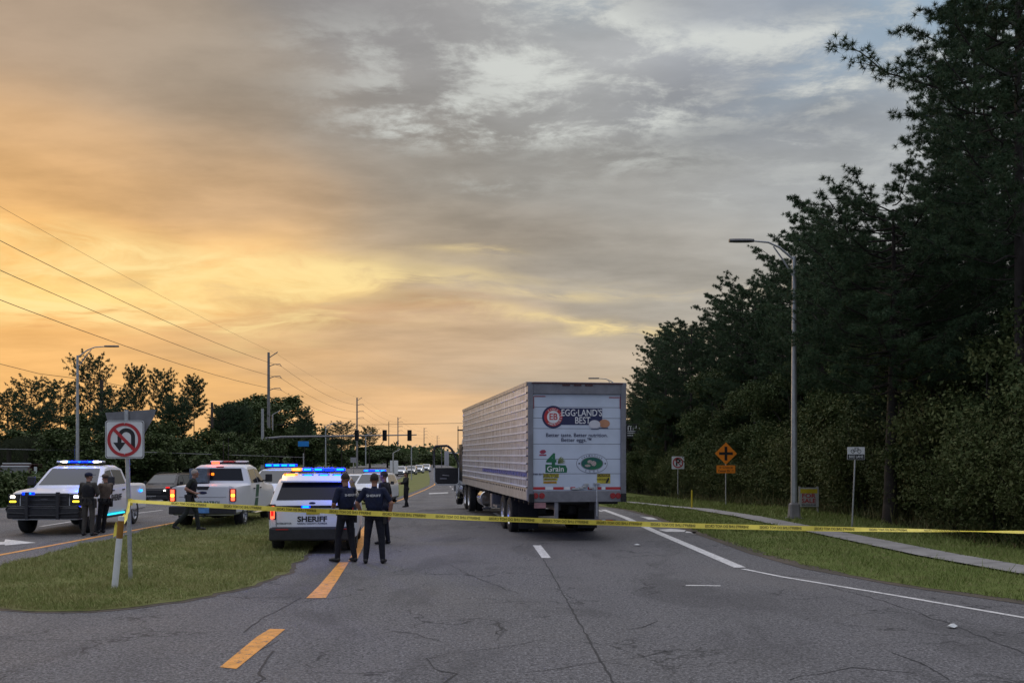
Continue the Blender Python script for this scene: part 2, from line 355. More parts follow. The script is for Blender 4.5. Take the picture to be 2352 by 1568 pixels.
# main carriageways: right road edge line and left side beyond the median
redge=[(60,-2),(30,3),(14,9.8),(7.9,14.6),(6.6,17.2),(5.75,19.8),(5.4,22.9),(5.25,27.8),(5.05,36.8),(4.6,47),(2.9,66),(.2,100),(-4.5,160),(-25,400),(-60,900)]
ledge=[(-110,900),(-60,400),(-35,160),(-28.5,100),(-25,60),(-23.8,46),(-23.3,30),(-23.5,10),(-30,0),(-60,-10)]
road=[(60,-30)]+redge+ledge+[(-60,-30)]
mb=MB(); drape(mb,road,0.)
rnd=random.Random(4)
def crack(px,w=.018,jit=.03):
    pts=[G(*p) for p in px]; out=[]
    for a,b_ in zip(pts,pts[1:]):
        n=max(2,int(math.dist(a,b_)/.22))
        for i in range(n):
            t=i/n; out.append((a[0]+(b_[0]-a[0])*t+rnd.uniform(-jit,jit),a[1]+(b_[1]-a[1])*t+rnd.uniform(-jit,jit)))
    out.append(pts[-1]); quads(mb,out,[min(w,.026)*rnd.uniform(.4,1.2) for _ in out],.004,1)
crack([(1247,1282),(1300,1375),(1365,1490),(1412,1572)],.032,.012)
crack([(1030,1296),(1100,1330),(1190,1362)],.016); crack([(1560,1490),(1450,1510),(1300,1532),(1200,1545),(1050,1558)][:4],.014)
crack([(1255,1468),(1130,1490),(1030,1500),(985,1512)],.014); crack([(985,1512),(1000,1535),(1040,1545),(1020,1568)],.03,.05)
crack([(690,1372),(650,1396),(600,1420),(560,1452)],.03,.02); crack([(440,1365),(560,1372),(690,1370)],.02)
crack([(625,1496),(618,1520),(605,1545),(590,1568)],.035,.05); crack([(640,1470),(600,1490),(560,1505)],.02)
crack([(1700,1303),(1790,1320),(1900,1330)],.02); crack([(1145,1430),(1150,1445),(1140,1455)],.03,.03)
crack([(1510,1425),(1475,1440),(1440,1446)],.02); crack([(1900,1345),(2050,1385),(2200,1440),(2352,1500)],.02,.04); crack([(1800,1560),(1950,1530),(2100,1545)],.02,.05)
crack([(870,1248),(1040,1250),(1200,1249)],.02); crack([(900,1448),(960,1455),(1010,1470)],.02,.05); crack([(2050,1500),(2110,1520),(2180,1560)],.03,.07)
tag(mb.build('road',[M_asph,M_crack],fixn=False),kind='structure')
# markings
mb=MB()
def cl(px,w,mi,wobble=0):
    quads(mb,[G(*p) for p in px],w,.006,mi)
quads(mb,[G(1385,1170),G(1500,1218),G(1700,1303)],.24,.006,0)
quads(mb,[G(1706,1306),G(1800,1325),G(2050,1366),(7.0,13.8),(9.2,11.6),(14,9)],.11,.006,0)
quads(mb,[(3.7,41.2),(3.0,52),(1.3,70),(-1.5,100),(-6,160)],.16,.006,0)
quads(mb,[G(1233,1252),G(1255,1281)],.20,.006,0)
for k in range(12):
    y=37+k*9.2; x=-.1-(y-33)*.085
    quads(mb,[(x,y),(x-.26,y+3.05)],.15,.006,0)
quads(mb,[G(726,1373),G(752,1342),G(790,1291)],[.30,.25,.2],.006,1); quads(mb,[(-3.35,21.2),(-3.75,25),(-4.4,30),(-5.1,38),(-7.6,66),(-9.2,120),(-12,160)],.17,.006,1)
def qpoly(pxs,mi): drape(mb,[G(*p) for p in pxs],.006,mi)
qpoly([(505,1532),(543,1536),(655,1445),(620,1444),(590,1462)],1)
quads(mb,[(-11.5,12),(-11.4,22.4),(-11.1,33.2),(-11.4,45),(-12.8,70),(-15.8,127),(-19,190)],.16,.006,1)
for xo in (-14.7,-18.4):
    y=-6.
    while y<170:
        x=xo-max(0,y-50)*.035; quads(mb,[(x,y),(x-.05,y+3.6)],.14,.006,0); y+=7.5
quads(mb,[(-22.3,0),(-22.2,46),(-23.6,66),(-26.5,100),(-33,160)],.14,.006,0)
# lane arrow on the far carriageway, bike-lane symbol pieces, faded stop bars
qpoly([(-70,1246),(10,1244),(12,1238),(84,1246),(12,1252),(10,1250),(-70,1256)],0)
qpoly([(1470,1186),(1500,1188),(1512,1193),(1490,1193)],0)
qpoly([(1512,1216),(1540,1214),(1575,1217),(1572,1221),(1530,1221)],0); qpoly([(1576,1220),(1600,1221),(1598,1224),(1574,1223)],0)
qpoly([(985,1132),(1028,1130),(1030,1132),(985,1134)],0); qpoly([(1575,1343),(1655,1344),(1655,1346),(1575,1345)],0)
tag(mb.build('road_markings',[M_paintw,M_painty],fixn=False),kind='structure')
# median island (a low grassed kerbless strip) and verges
med=[(-9.9,18.0),(-9.2,16.2),(-8.2,15.0),(-7.4,14.6),(-6.9,14.35),(-6.05,14.4),(-5.4,14.8),(-4.8,15.9),(-4.35,17.5),(-4.25,19.2),(-4.5,21),(-4.7,24),(-5.1,30),(-5.8,38),(-8.3,66),(-9.8,120),(-13,160),(-42,500),(-47,500),(-20,190),(-15.2,127),(-12.2,70),(-10.9,45),(-10.8,32.6),(-10.4,26.3),(-10.5,24.6),(-10.3,21.5)]
def ragged(poly,step,jit,rr,y1=60):
    out=[]
    for a,b_ in zip(poly,poly[1:]+poly[:1]):
        n=max(1,int(math.dist(a,b_)/step)) if max(a[1],b_[1])<y1 else 1
        for i in range(n):
            t=i/n; out.append((a[0]+(b_[0]-a[0])*t+(rr.uniform(-jit,jit) if n>1 else 0),a[1]+(b_[1]-a[1])*t+(rr.uniform(-jit,jit) if n>1 else 0)))
    return out
med=ragged(med,.30,.085,random.Random(6))
mb=MB(); drape(mb,med,.010)
n=len(med)
for i in range(n):
    break
    mb.add([(a[0],a[1],gz(a[1])+.03),(b_[0],b_[1],gz(b_[1])+.03),(b_[0],b_[1],gz(b_[1])-.03),(a[0],a[1],gz(a[1])-.03)],[(0,1,2,3)],1)
M_dirt=grassmat('edge_dirt',(.10,.088,.072),(.135,.112,.090),(.075,.07,.06),(.17,.125,.085))
M_med=grassmat('median_turf',(.165,.18,.062),(.20,.20,.085),(.13,.145,.05),(.15,.125,.08))
tag(mb.build('median_ground',[M_med,M_dirt]),kind='structure')
mb=MB(); drape(mb,ragged([(x+(.10 if x>-7 else -.12),y-(.12 if y<17 else 0)) for x,y in med],.3,.06,random.Random(9)),.005); tag(mb.build('median_dirt_edge',M_dirt,fixn=False),kind='structure')
M_verge=grassmat('verge_turf',(.115,.15,.038),(.14,.165,.05),(.09,.11,.035),(.20,.15,.09))
sw_in=[(13.2,6),(10.5,14),(9.35,18.7),(8.85,22),(8.62,26),(8.2,32.4),(7.75,40),(7.2,50),(6.6,60),(5.2,75),(3,100)]
sw_out=[(14.3,6.3),(11.5,14.3),(10.25,19.2),(9.8,22.3),(9.55,26.2),(9.1,32.6),(8.6,40.2),(8.0,50.2),(7.35,60),(6.1,75),(4.0,100)]
vg=[(60,-2),(30,3),(14,9.8),(7.9,14.6),(6.6,17.2),(5.75,19.8),(5.4,22.9),(5.25,27.8),(5.05,36.8),(4.6,47),(2.9,66),(.2,100)]
mb=MB(); vgr=ragged(vg,.3,.06,random.Random(12),50)[:-1]; vgr=[p for p in vgr if p[1]>=-2]
md=MB(); drape(md,[(p[0]-.06,p[1]) for p in vg]+[(p[0]+.75,p[1]) for p in vg[::-1]],.006); tag(md.build('verge_dirt_edge',M_dirt,fixn=False),kind='structure')
drape(mb,[(p[0]+rnd.uniform(.12,.40),p[1]) for p in ragged(vg+[(4,101)],.35,.02,random.Random(13),50) if p[1]<=100 and p[1]>=-2 and not (p[0]>3 and p[1]>90)]+[(p[0]+.1,p[1]) for p in sw_in[::-1]]+[(60,-1)],.01)
mb2=MB(); drape(mb2,[(p[0]-.05,p[1]) for p in sw_out]+[(9,100),(11.4,75),(12.2,58),(12.4,45),(12.4,37),(12.0,30),(12.4,25),(13,21.5),(17,17.5),(30,8)],.012)
tag(mb.build('verge',M_verge,fixn=False),kind='structure'); tag(mb2.build('verge_strip',M_verge,fixn=False),kind='structure')
mb=MB()
m=len(sw_in)
for i in range(m-1): drape(mb,[sw_in[i],sw_out[i],sw_out[i+1],sw_in[i+1]],.05)
y=9.
while y<70:          # expansion joints
    def ix(l,y):
        for a,b_ in zip(l,l[1:]):
            if a[1]<=y<=b_[1]: return a[0]+(b_[0]-a[0])*(y-a[1])/(b_[1]-a[1])
    a=(ix(sw_in,y),y); b_=(ix(sw_out,y+.3),y+.3); quads(mb,[a,b_],.02,.054,1); y+=1.6
tag(mb.build('sidewalk',[M_conc,M_crack],fixn=False),kind='structure')
mb=MB(); drape(mb,[(9.3,100),(11.6,75),(12.4,58),(12.6,45),(12.6,37),(12.2,30),(12.6,25),(13.2,21.5),(17.2,17.5),(30,8),(150,-5),(150,400),(9,400),(9.2,160)],.02)
tag(mb.build('woodland_floor',M_wood,fixn=False),kind='structure')
# paper scraps
M_paper=mat('scrap_paper',(.62,.64,.63),.8,0,.1,8.)
for px,py,s,lab in ((1465,1254,.07,'crumpled white paper scrap on the right lane behind the lorry'),(2191,1442,.055,'white paper scrap near the thin white edge line'),(1222,1218,.05,'small white scrap under the left lorry tail')):
    x,y=G(px,py); mb=MB(); r=random.Random(px)
    pts=[(s*1.5*math.cos(t*.9)*r.uniform(.5,1.2),s*1.3*math.sin(t*.9)*r.uniform(.5,1.2),r.uniform(.0,.05)) for t in range(7)]
    mb.add([(0,0,.05)]+pts,[(0,i+1,(i+1)%7+1) for i in range(7)]); o=mb.build('paper_scrap',M_paper); o.location=(x,y,gz(y)+.012); tag(o,lab,'litter')
# ---------------------------------------------------------------- foliage tools (numpy)
def npmesh(name,V,Fc,mats,k=3):
    me=bpy.data.meshes.new(name); nv=len(V); nf=len(Fc)
    me.vertices.add(nv); me.vertices.foreach_set('co',V.astype(np.float32).ravel())
    me.loops.add(nf*k); me.loops.foreach_set('vertex_index',Fc.astype(np.int32).ravel())
    me.polygons.add(nf); me.polygons.foreach_set('loop_start',np.arange(0,nf*k,k,dtype=np.int32)); 
    me.update(calc_edges=True); me.materials.append(mats); return me
def unit(v): return v/np.maximum(np.linalg.norm(v,axis=1,keepdims=True),1e-9)
def tufts(rg,C,D,n,L,w,spread=1.):      # needle tufts: thin triangles radiating about direction D
    N=len(C); c=np.repeat(C,n,0); d=np.repeat(D,n,0)
    d=unit(unit(rg.normal(size=(N*n,3)))*spread+d*.55); l=L*rg.uniform(.6,1.2,(N*n,1))
    s=unit(np.cross(d,rg.normal(size=(N*n,3))))*w/2
    V=np.empty((N*n,3,3)); V[:,0]=c-s; V[:,1]=c+s; V[:,2]=c+d*l
    return V
def leaves(rg,C,n,rad,L,w):
    N=len(C); c=np.repeat(C,n,0)+rg.normal(size=(N*n,3))*rad*np.array([.5,.5,.36])
    d=unit(rg.normal(size=(N*n,3))+np.array([0,0,-.15])); s=unit(np.cross(d,rg.normal(size=(N*n,3))))*w/2; l=L*rg.uniform(.6,1.25,(N*n,1))
    V=np.empty((N*n,4,3)); V[:,0]=c-d*l*.5; V[:,1]=c+s; V[:,2]=c+d*l*.5; V[:,3]=c-s
    return V
def soup(name,V,m):
    k=V.shape[1]; return npmesh(name,V.reshape(-1,3),np.arange(V.shape[0]*k).reshape(-1,k),m,k)
M_bark=mat('pine_bark',(.035,.028,.024),.9,0,.3,3.,bump=.6,bscale=12)
M_needle=leafmat('pine_needles',(.048,.088,.044),(.068,.112,.052),(.095,.12,.055))
M_leaf=leafmat('broad_leaves',(.048,.078,.026),(.080,.108,.034),(.12,.13,.045))
M_leaf2=leafmat('shrub_leaves',(.062,.086,.026),(.095,.110,.036),(.135,.13,.05),.45)
M_moss=leafmat('palm_fronds',(.035,.045,.022),(.05,.06,.03),(.07,.08,.04))
def pine(seed,H=15.,R0=3.2,base=.42,nb_=42,n=18,L=.30,w=.020,extra=(),flat=1.,tpb=30,rt=.19,tpt=6,dexp=.5):
    rg=np.random.default_rng(seed); tr=MB(); bend=rg.normal(size=2)*.25
    def tp(h): t=h/H; return np.array([bend[0]*math.sin(t*3)*t,bend[1]*math.sin(t*2.5)*t,h])
    tr.tube([tuple(tp(H*t)) for t in np.linspace(0,.97,12)],[rt*(1-t*.86)*(1.25 if t==0 else 1) for t in np.linspace(0,.97,12)],9)
    C=[];D=[]
    def branch(h,a,Ln,rise,k,t0=.28):
        p0=tp(h); dirv=np.array([math.cos(a),math.sin(a),0]); pts=[]; side=np.array([-math.sin(a),math.cos(a),0]); cv=rg.uniform(-.3,.3)
        for t in np.linspace(0,1,7): pts.append(p0+dirv*Ln*t+side*cv*Ln*t*t+side*.03*Ln*rg.normal()*(t>0)+np.array([0,0,Ln*(rise*t+.22*t*t-.10*math.sin(t*3.1)+.02*rg.normal())]))
        tr.tube([tuple(p) for p in pts],[.036*Ln/3*(1-t*.8)+.006 for t in np.linspace(0,1,7)],5)
        nt_=max(3,int(k/5)); 
        for q_ in range(nt_+1):
            t=t0+(1-t0)*(q_+rg.uniform(-.3,.3))/nt_ if q_<nt_ else 1.; t=min(max(t,t0-.08),1.); i=min(int(t*6),5); fr=t*6-i; q=pts[i]*(1-fr)+pts[i+1]*fr
            sg=1 if q_%2 else -1; ang=rg.uniform(.4,1.1)*sg if q_<nt_ else 0.
            tl=Ln*.36*(1.15-t*.55)*rg.uniform(.6,1.1)+.12
            dv=unit((dirv*math.cos(ang)+side*math.sin(ang)+np.array([0,0,rg.uniform(.0,.55)]))[None])[0]; e=q+dv*tl
            tr.tube([tuple(q),tuple(e)],[.012,.005],3,caps=False)
            for z_ in range(tpt):
                u=1.-.75*z_/tpt*rg.uniform(.7,1.2); c=q+dv*tl*u+rg.normal(size=3)*np.array([.075,.075,.05])*(.6+tl*.5); C.append(c); D.append(unit((dv*.6+unit((c-q-dv*tl*u)[None])[0]*.6+np.array([0,0,.35]))[None])[0])
    for i in range(nb_):
        t=(i+rg.uniform(0,1))/nb_; h=H*(base+(1-base)*t*.97); sh=flat*max(.03,1-((t-.42)/.62)**2)**dexp
        branch(h,i*2.4+rg.uniform(-.5,.5),R0*sh*rg.uniform(.6,1.05)+.2,rg.uniform(-.12,.14)+.22*t,int(tpb*(.5+sh*.6)))
    for (h,a,Ln,rise,k) in extra: branch(h,a,Ln,rise,k,.55)
    C=np.array(C);D=np.array(D)
    return tr,soup('crown',tufts(rg,C,D,n,L,w,1.0),M_needle)
def broad(seed,H=9.,R0=3.,n=26,L=.17,w=.09,base=.25,clumps=800,m=None):
    rg=np.random.default_rng(seed); tr=MB(); C=[]
    tr.tube([(0,0,0),(.1,0,H*.3),(0,.15,H*.6),(0,0,H*.85)],[.16,.12,.07,.02],8)
    lobes=[]
    for i in range(16):
        a=rg.uniform(0,6.28); h=H*rg.uniform(base+.1,.9); r=R0*(1-abs(h/H-.5)*1.1)*rg.uniform(.3,.95); lobes.append((np.array([r*math.cos(a),r*math.sin(a),h]),R0*rg.uniform(.22,.42)))
        e=lobes[-1][0]; tr.tube([(0,0,h*.6),tuple(e*np.array([.5,.5,.85])),tuple(e)],[.06,.035,.012],5)
    for i in range(clumps):
        c,r=lobes[rg.integers(len(lobes))]; d=unit(rg.normal(size=(1,3)))[0]; q=c+d*r*rg.uniform(.4,1.)**.5*np.array([1,1,.8])
        if q[2]>H*base*.6: C.append(q)
    return tr,soup('crown',leaves(rg,np.array(C),n,R0*.13,L,w),m or M_leaf)
def shrub(seed,H=3.2,R0=1.7,clumps=420,n=26,L=.11,w=.055,m=None):
    rg=np.random.default_rng(seed); tr=MB(); C=[]
    for i in range(9):
        a=rg.uniform(0,6.28); r=R0*rg.uniform(.2,.9); h=H*rg.uniform(.5,1.); e=np.array([r*math.cos(a),r*math.sin(a),h])
        tr.tube([(rg.uniform(-.2,.2),rg.uniform(-.2,.2),0),tuple(e*np.array([.5,.5,.6])),tuple(e)],[.03,.02,.006],4)
        for k in range(clumps//9):
            t=rg.uniform(0,1.08)**.6; C.append(e*np.array([t,t,t])*np.array([1,1,1])+rg.normal(size=3)*np.array([.35,.35,.28])*R0*.6+np.array([0,0,.15]))
    C=np.array(C); C=C[C[:,2]>.05]
    return tr,soup('foliage',leaves(rg,C,n,.30,L,w),m or M_leaf2)
def palm(seed,H=3.4):
    rg=np.random.default_rng(seed); tr=MB(); tr.tube([(0,0,0),(.05,0,H*.5),(0,0,H)],[.17,.15,.13],8); V=[]
    for i in range(34):
        a=rg.uniform(0,6.28); up=rg.uniform(-.5,1.); L=rg.uniform(1.3,1.9)
        for s in range(14):
            t=s/13; c=np.array([math.cos(a)*L*t,math.sin(a)*L*t,H+up*L*t-1.2*t*t])
            for q in (-1,1):
                e=c+np.array([-math.sin(a)*q*.32+math.cos(a)*.15,math.cos(a)*q*.32+math.sin(a)*.15,-.5*(.3+t)])
                V.append([c+np.array([0,0,.02]),c-np.array([0,0,.02]),e])
    return tr,soup('fronds',np.array(V),M_moss)
def proto(name,trb,crown,cn='crown'):
    r=bpy.data.objects.new(name,None); COL.objects.link(r)
    t=trb.build('trunk' if name!='roadside_shrub' else 'stems',M_bark,r,smooth=60,fixn=False)
    c=bpy.data.objects.new(cn,crown); COL.objects.link(c); c.parent=r
    return r
USED=set()
def plant(pr,x,y,s,rz,label,cat,group=None,sz=None):
    o=pr if pr.name not in USED else copy_tree(pr)
    USED.add(pr.name)
    o.location=(x,y,gz(y)-.03); o.scale=(s,s,sz or s); o.rotation_euler=(0,0,rz); tag(o,label,cat,group); return o
# ---------------------------------------------------------------- right-hand wood
PINE=[proto('pine_tree',*pine(s,15,2.9,b,46,26,.17,.030,tpb=42,tpt=9,dexp=.33)) for s,b in ((1,.30),(2,.42),(3,.36))]
PINEH=[15,15,15]
BRD=[proto('broadleaf_tree',*broad(s,9,3.1,26,.17,.085,.10,1500)) for s in (11,12,13)]
SHR=[proto('roadside_shrub',*shrub(s),cn='foliage') for s in (21,22,23)]
SKY=[(1400,1000),(1441,905),(1470,868),(1500,825),(1530,765),(1580,708),(1640,690),(1700,648),(1750,640),(1800,610),(1815,580),(1880,540),(1950,500),(2060,480),(2150,500),(2200,520),(2352,480),(2700,60),(4000,-200)]
def skyl(px):
    for (a,ya),(b_,yb) in zip(SKY,SKY[1:]):
        if px<=b_: return ya+(yb-ya)*(max(px,a)-a)/(b_-a)
    return -200
rg=random.Random(8)
def edge_x(y):
    l=[(-5,34),(8,30),(17.5,17.2),(21.5,13.2),(25,12.0),(30,12.4),(37,13.2),(45,13.2),(58,13.0),(75,12.0),(100,9.5),(160,9.4),(400,9)]
    for a,b_ in zip(l,l[1:]):
        if y<=b_[0]: return a[1]+(b_[1]-a[1])*(max(y,a[0])-a[0])/(b_[0]-a[0])
    return 9
G1='trees of the dark roadside wood on the right'; G2='undergrowth along the edge of the roadside wood'
LP=['dark green pine standing tightly among others in the wood right of the lorry']
def where(px):
    for lim,t in ((1441,'hidden behind the lorry tail'),(1515,'between the lorry and the no parking sign'),(1600,'behind the no parking sign'),(1720,'behind the orange junction sign'),(1800,'just left of the tall lamp post'),(1900,'behind the lamp post and for sale sign'),(2040,'behind the bike lane sign'),(2200,'right of the bike lane sign')):
        if px<lim: return t
    return 'at the right edge of the photo'
def woodtree(x,y,kind,fr=(.8,1.02)):
    px=1176+2320*x/y; zt=Zp(skyl(px),y)-gz(y); H=zt*rg.uniform(*fr)
    if H<3.2: return
    if kind=='p':
        H=min(H,22); i=rg.randrange(3); s=H/15.6
        plant(PINE[i],x,y,max(s,.55),rg.uniform(0,6.28),'dark green pine in the roadside wood '+where(px),'pine tree',G1,sz=s)
    else:
        H=min((Zp(skyl(px)*.5+1045*.5 if px<2352 else 500,y)-gz(y))*rg.uniform(.85,1.1),9.5); i=rg.randrange(3); s=H/9
        plant(BRD[i],x,y,min(1.5,max(s,.6)),rg.uniform(0,6.28),'dark leafy tree in the roadside wood '+where(px),'leafy tree',G1,sz=s)
for row,(off,st,kinds) in enumerate(((1.8,2.7,'bpb'),(4.2,3.0,'pbp'),(7.5,3.8,'ppb'),(11.5,5.,'ppp'),(17,6.5,'pbp'),(25,9.,'p'))):
    y=13. if row<4 else 24.; k=0
    while y<(135 if row<3 else 90):
        x=edge_x(y)+off+rg.uniform(-.8,.8); kd=kinds[k%len(kinds)]; k+=1
        if not (kd=='p' and 1176+2320*x/y>2120 and row<4): woodtree(x,y+rg.uniform(-.7,.7),kd, (.80,1.0) if row<4 else (.75,.97))
        y+=st*(1+y/90)
y=14.; k=0
while y<112:
    x=edge_x(y)+rg.uniform(.1,.9); s=rg.uniform(.75,1.3)*(1 if y>20 else .8)
    plant(SHR[k%3],x,y,s,rg.uniform(0,6.28),'olive green bush fronting the wood '+where(1176+2320*x/y),'bush',G2)
    if k%2==0: plant(SHR[(k+1)%3],x+1.6,y+.8,s*1.25,rg.uniform(0,6.28),'taller olive bush inside the wood '+where(1176+2320*(x+1.6)/(y+.8)),'bush',G2)
    k+=1; y+=1.5*(1+y/50)
# named trees of the wood
hx,hy=P(2345,28.5),28.5
hero=proto('tall_pine',*pine(31,21,3.2,.34,78,38,.19,.017,extra=((13.0,R(176),4.3,-.02,40),(12.0,R(184),3.0,-.05,26),(11.2,R(168),2.7,.05,24),(17.0,R(178),3.7,.25,40),(18.4,R(172),3.6,.3,36),(15.2,R(186),2.9,.2,34),(19.6,R(180),3.0,.2,30)),tpb=46,rt=.2,tpt=9))
plant(hero,hx,hy,1,0,'tallest pine at the right edge with one long branch reaching out left over the road','pine tree')
bx_,by_=P(2045,33),33
big=proto('spreading_pine',*pine(33,12.3,3.7,.40,84,36,.18,.018,flat=1.0,tpb=46,rt=.24,tpt=9,dexp=.28))
plant(big,bx_,by_,.95,.6,'broad round-topped pine behind the bike lane sign','pine tree',None,.86)
big2=copy_tree(hero); tag(big2,'slender tall pine with bare lower trunk right of the round-topped pine','pine tree'); big2.location=(P(2190,42),42,gz(42)); big2.rotation_euler=(0,0,2.2); big2.scale=(.72,.72,.78)
for px,y_,rz_,s_,lab in ((2300,37,3.4,.95,'tall dense pine just behind the tallest pine at the right edge'),(2235,35,2.9,.80,'pine filling the gap left of the tallest pine')):
    t_=copy_tree(hero); tag(t_,lab,'pine tree'); t_.location=(P(px,y_),y_,gz(y_)); t_.rotation_euler=(0,0,rz_); t_.scale=(s_*.85,s_*.85,s_)
for px,y_,top,lab in ((1880,47,450,'pine whose rounded crown stands just right of the tall lamp post'),(1850,54,520,'pine peeking out behind the head of the tall lamp post'),(1710,64,632,'pointed pine standing left of the tall lamp post'),(1530,80,765,'pine at the left end of the wood above the no parking sign'),(1478,98,845,'leftmost pine of the wood just beside the lorry roof')):
    x=P(px,y_); H=Zp(top,y_)-gz(y_); i=px%3; plant(PINE[i],x,y_,max(.6,H/15.3),px,lab,'pine tree',None,H/15.3)
# ---------------------------------------------------------------- trees on the far left
FP=[proto('lollipop_pine',*pine(s,13,R0,b+.06,54,13,.20,.050,flat=1.0,tpb=34,rt=.16,tpt=7,dexp=.36)) for s,R0,b in ((41,2.2,.60),(42,2.6,.55),(43,3.4,.48))]
FB=[proto('far_leafy_tree',*broad(s,9,3.6,20,.34,.18,.12,560)) for s in (51,52)]
PALM=proto('cabbage_palm',*palm(61),cn='fronds')
for px,top,y_,i,wid,lab in (
  (205,812,88,2,125,'large umbrella-shaped pine behind the far left street lamp'),(70,866,84,2,120,'wide airy pine near the left edge of the photo'),
  (312,838,96,0,58,'narrow lollipop pine left of a matching pair above the no U-turn sign'),(370,845,92,1,78,'bushy lollipop pine directly above the no U-turn sign'),(444,862,92,0,66,'slim lollipop pine right of the no U-turn sign'),
  (262,888,80,1,90,'dark dense pine between the umbrella pine and the lollipop pines'),(18,895,90,1,80,'pine cut by the left edge of the photo'),(140,872,110,1,90,'thin pine behind the left street lamp pole'),
  (700,934,120,0,46,'small thin pine right of the tall concrete pole'),(785,968,170,2,90,'low umbrella pine behind the signal mast arm'),(848,978,190,1,50,'small round pine seen right of the second concrete pole'),(512,925,110,1,70,'pine behind the dark wooden pole'),(405,905,86,1,70,'short pine below the slim lollipop pine')):
    H=Zp(top,y_)-gz(y_); s=H/13.4; w=(wid/F*y_)/(2*(2.2,2.6,3.4)[i])/1.0
    plant(FP[i],P(px,y_),y_,max(w,.35)*.82,px*.7,lab,'pine tree',None,s)
G3='leafy trees in the belt beyond the opposite carriageway'
for k,(px,top,y_) in enumerate([(px,t+rg.uniform(-14,14),y_) for px,t,y_ in ((-60,925,70),(0,945,72),(45,945,78),(95,935,80),(150,945,74),(205,930,82),(255,940,76),(310,925,84),(355,935,80),(405,930,86),(455,940,84),(500,938,92),(545,935,112),(585,912,172),(612,905,168),(645,925,175),(675,960,180),(720,990,185),(760,1005,200),(800,1008,300),(850,1012,310),(890,1018,320),(930,1030,330),(980,1040,300),(20,985,66),(80,990,66),(130,985,68),(185,990,68),(240,985,70),(290,980,72),(345,985,74),(400,985,78),(450,990,82),(500,985,88),(550,975,92),(470,955,105),(525,945,112),(565,935,118))]):
    if px<560 and top<970 and k%3==0:
        H=Zp(top-14,y_)-gz(y_); plant(FP[k%2],P(px,y_),y_,max(.7,H/13)*rg.uniform(.85,1.2),rg.uniform(0,6.28),'thin airy pine in the belt beyond the opposite carriageway','pine tree','pines in the belt beyond the opposite carriageway',H/13.2); continue
    if 330<px<560 and k%2: continue
    top+=30 if (px<560 and top<970) else 0
    if px<170 and y_<72: y_=78
    H=Zp(top,y_)-gz(y_); plant(FB[k%2],P(px,y_),y_,max(.75,H/9*1.0)*(1.1 if y_<120 else y_/120),rg.uniform(0,6.28),'dark leafy tree beyond the opposite carriageway '+('left of the far left street lamp' if px<178 else 'behind the no U-turn sign' if px<300 else 'behind the parked pickups' if px<560 else 'around the tall concrete pole' if px<700 else 'right of the signal pole'),'leafy tree',G3,H/8.6)
for px,y_ in ((60,62),(115,64),(165,66),(255,66),(20,60)):
    y_+=9; plant(PALM,P(px,y_),y_,1.0*(Zp(990,y_)-gz(y_))/4.2,px,'drooping palm in the belt behind the patrol pickup','palm tree','palms beyond the opposite carriageway')
# far tree line closing the road, read as one mass
rgn=np.random.default_rng(5); C=[]
for i in range(2600):
    y_=rgn.uniform(380,560); x=rgn.uniform(-140,330); h=5.5+2.*math.sin(x*.09)+1.5*math.sin(x*.31+1)+ (5. if x>20 else 0)
    C.append((x,y_,-1.8+h*rgn.uniform(0,1)))
o=bpy.data.objects.new('distant_wood',soup('distant_wood',leaves(rgn,np.array(C),9,2.4,2.6,1.5),M_leaf)); COL.objects.link(o); tag(o,'low dark line of far-off trees closing the end of the road','wood',kind='stuff')
# hedge left
C=[]
for i in range(5200):
    t=rgn.uniform(0,1); y_=30+t*75; x=-25.6-max(0,y_-50)*.06+rgn.uniform(-1.6,0); C.append((x,y_,gz(y_)+rgn.uniform(.1,1.45)))
o=bpy.data.objects.new('hedge',soup('hedge',leaves(rgn,np.array(C),16,.5,.30,.16),M_leaf)); COL.objects.link(o); tag(o,'long dark clipped hedge beyond the opposite carriageway','hedge')
# ---------------------------------------------------------------- grass
def inpoly(X,Y,poly):
    ins=np.zeros(len(X),bool); n=len(poly)
    for i in range(n):
        x0,y0=poly[i]; x1,y1=poly[(i+1)%n]
        c=((y0>Y)!=(y1>Y)); 
        with np.errstate(divide='ignore',invalid='ignore'): xi=(x1-x0)*(Y-y0)/(y1-y0)+x0
        ins^=c&(X<xi)
    return ins
def blades(name,poly,n,h,w,m,seed,bb,fall=1.,zoff=.02):
    r=np.random.default_rng(seed); x0,x1,y0,y1=bb
    u=r.uniform(0,1,n)**fall; Y=y0+(y1-y0)*u; X=r.uniform(x0,x1,n); k=inpoly(X,Y,poly)&((np.sin(X*2.9+np.sin(Y*2.1)*1.7)*np.sin(Y*2.3+X*1.1+1)<.80)|(r.uniform(size=n)<.35)); X=X[k];Y=Y[k]; n=len(X)
    Z=np.interp(Y,[p[0] for p in PROF],[p[1] for p in PROF])+zoff
    patch=.55+.45*np.sin(X*1.7+np.sin(Y*1.3)*2)*np.sin(Y*1.1+X*.6)+r.uniform(-.2,.5,n); hh=h*np.clip(patch,.22,1.7)*r.uniform(.5,1.4,n)*np.where(r.uniform(size=n)<.012,2.4,1)
    ww=w*np.maximum(1,Y/18)
    a=r.uniform(0,6.28,n); lean=r.normal(size=(n,2))*.5*hh[:,None]
    V=np.empty((n,3,3)); cx=np.cos(a)*ww/2; cy=np.sin(a)*ww/2
    V[:,0]=np.stack([X-cx,Y-cy,Z],1); V[:,1]=np.stack([X+cx,Y+cy,Z],1); V[:,2]=np.stack([X+lean[:,0],Y+lean[:,1],Z+hh],1)
    o=bpy.data.objects.new(name,soup(name,V,m)); COL.objects.link(o); return o
def grassblade(name,a,b_,c): return leafmat(name,a,b_,c,1.2)
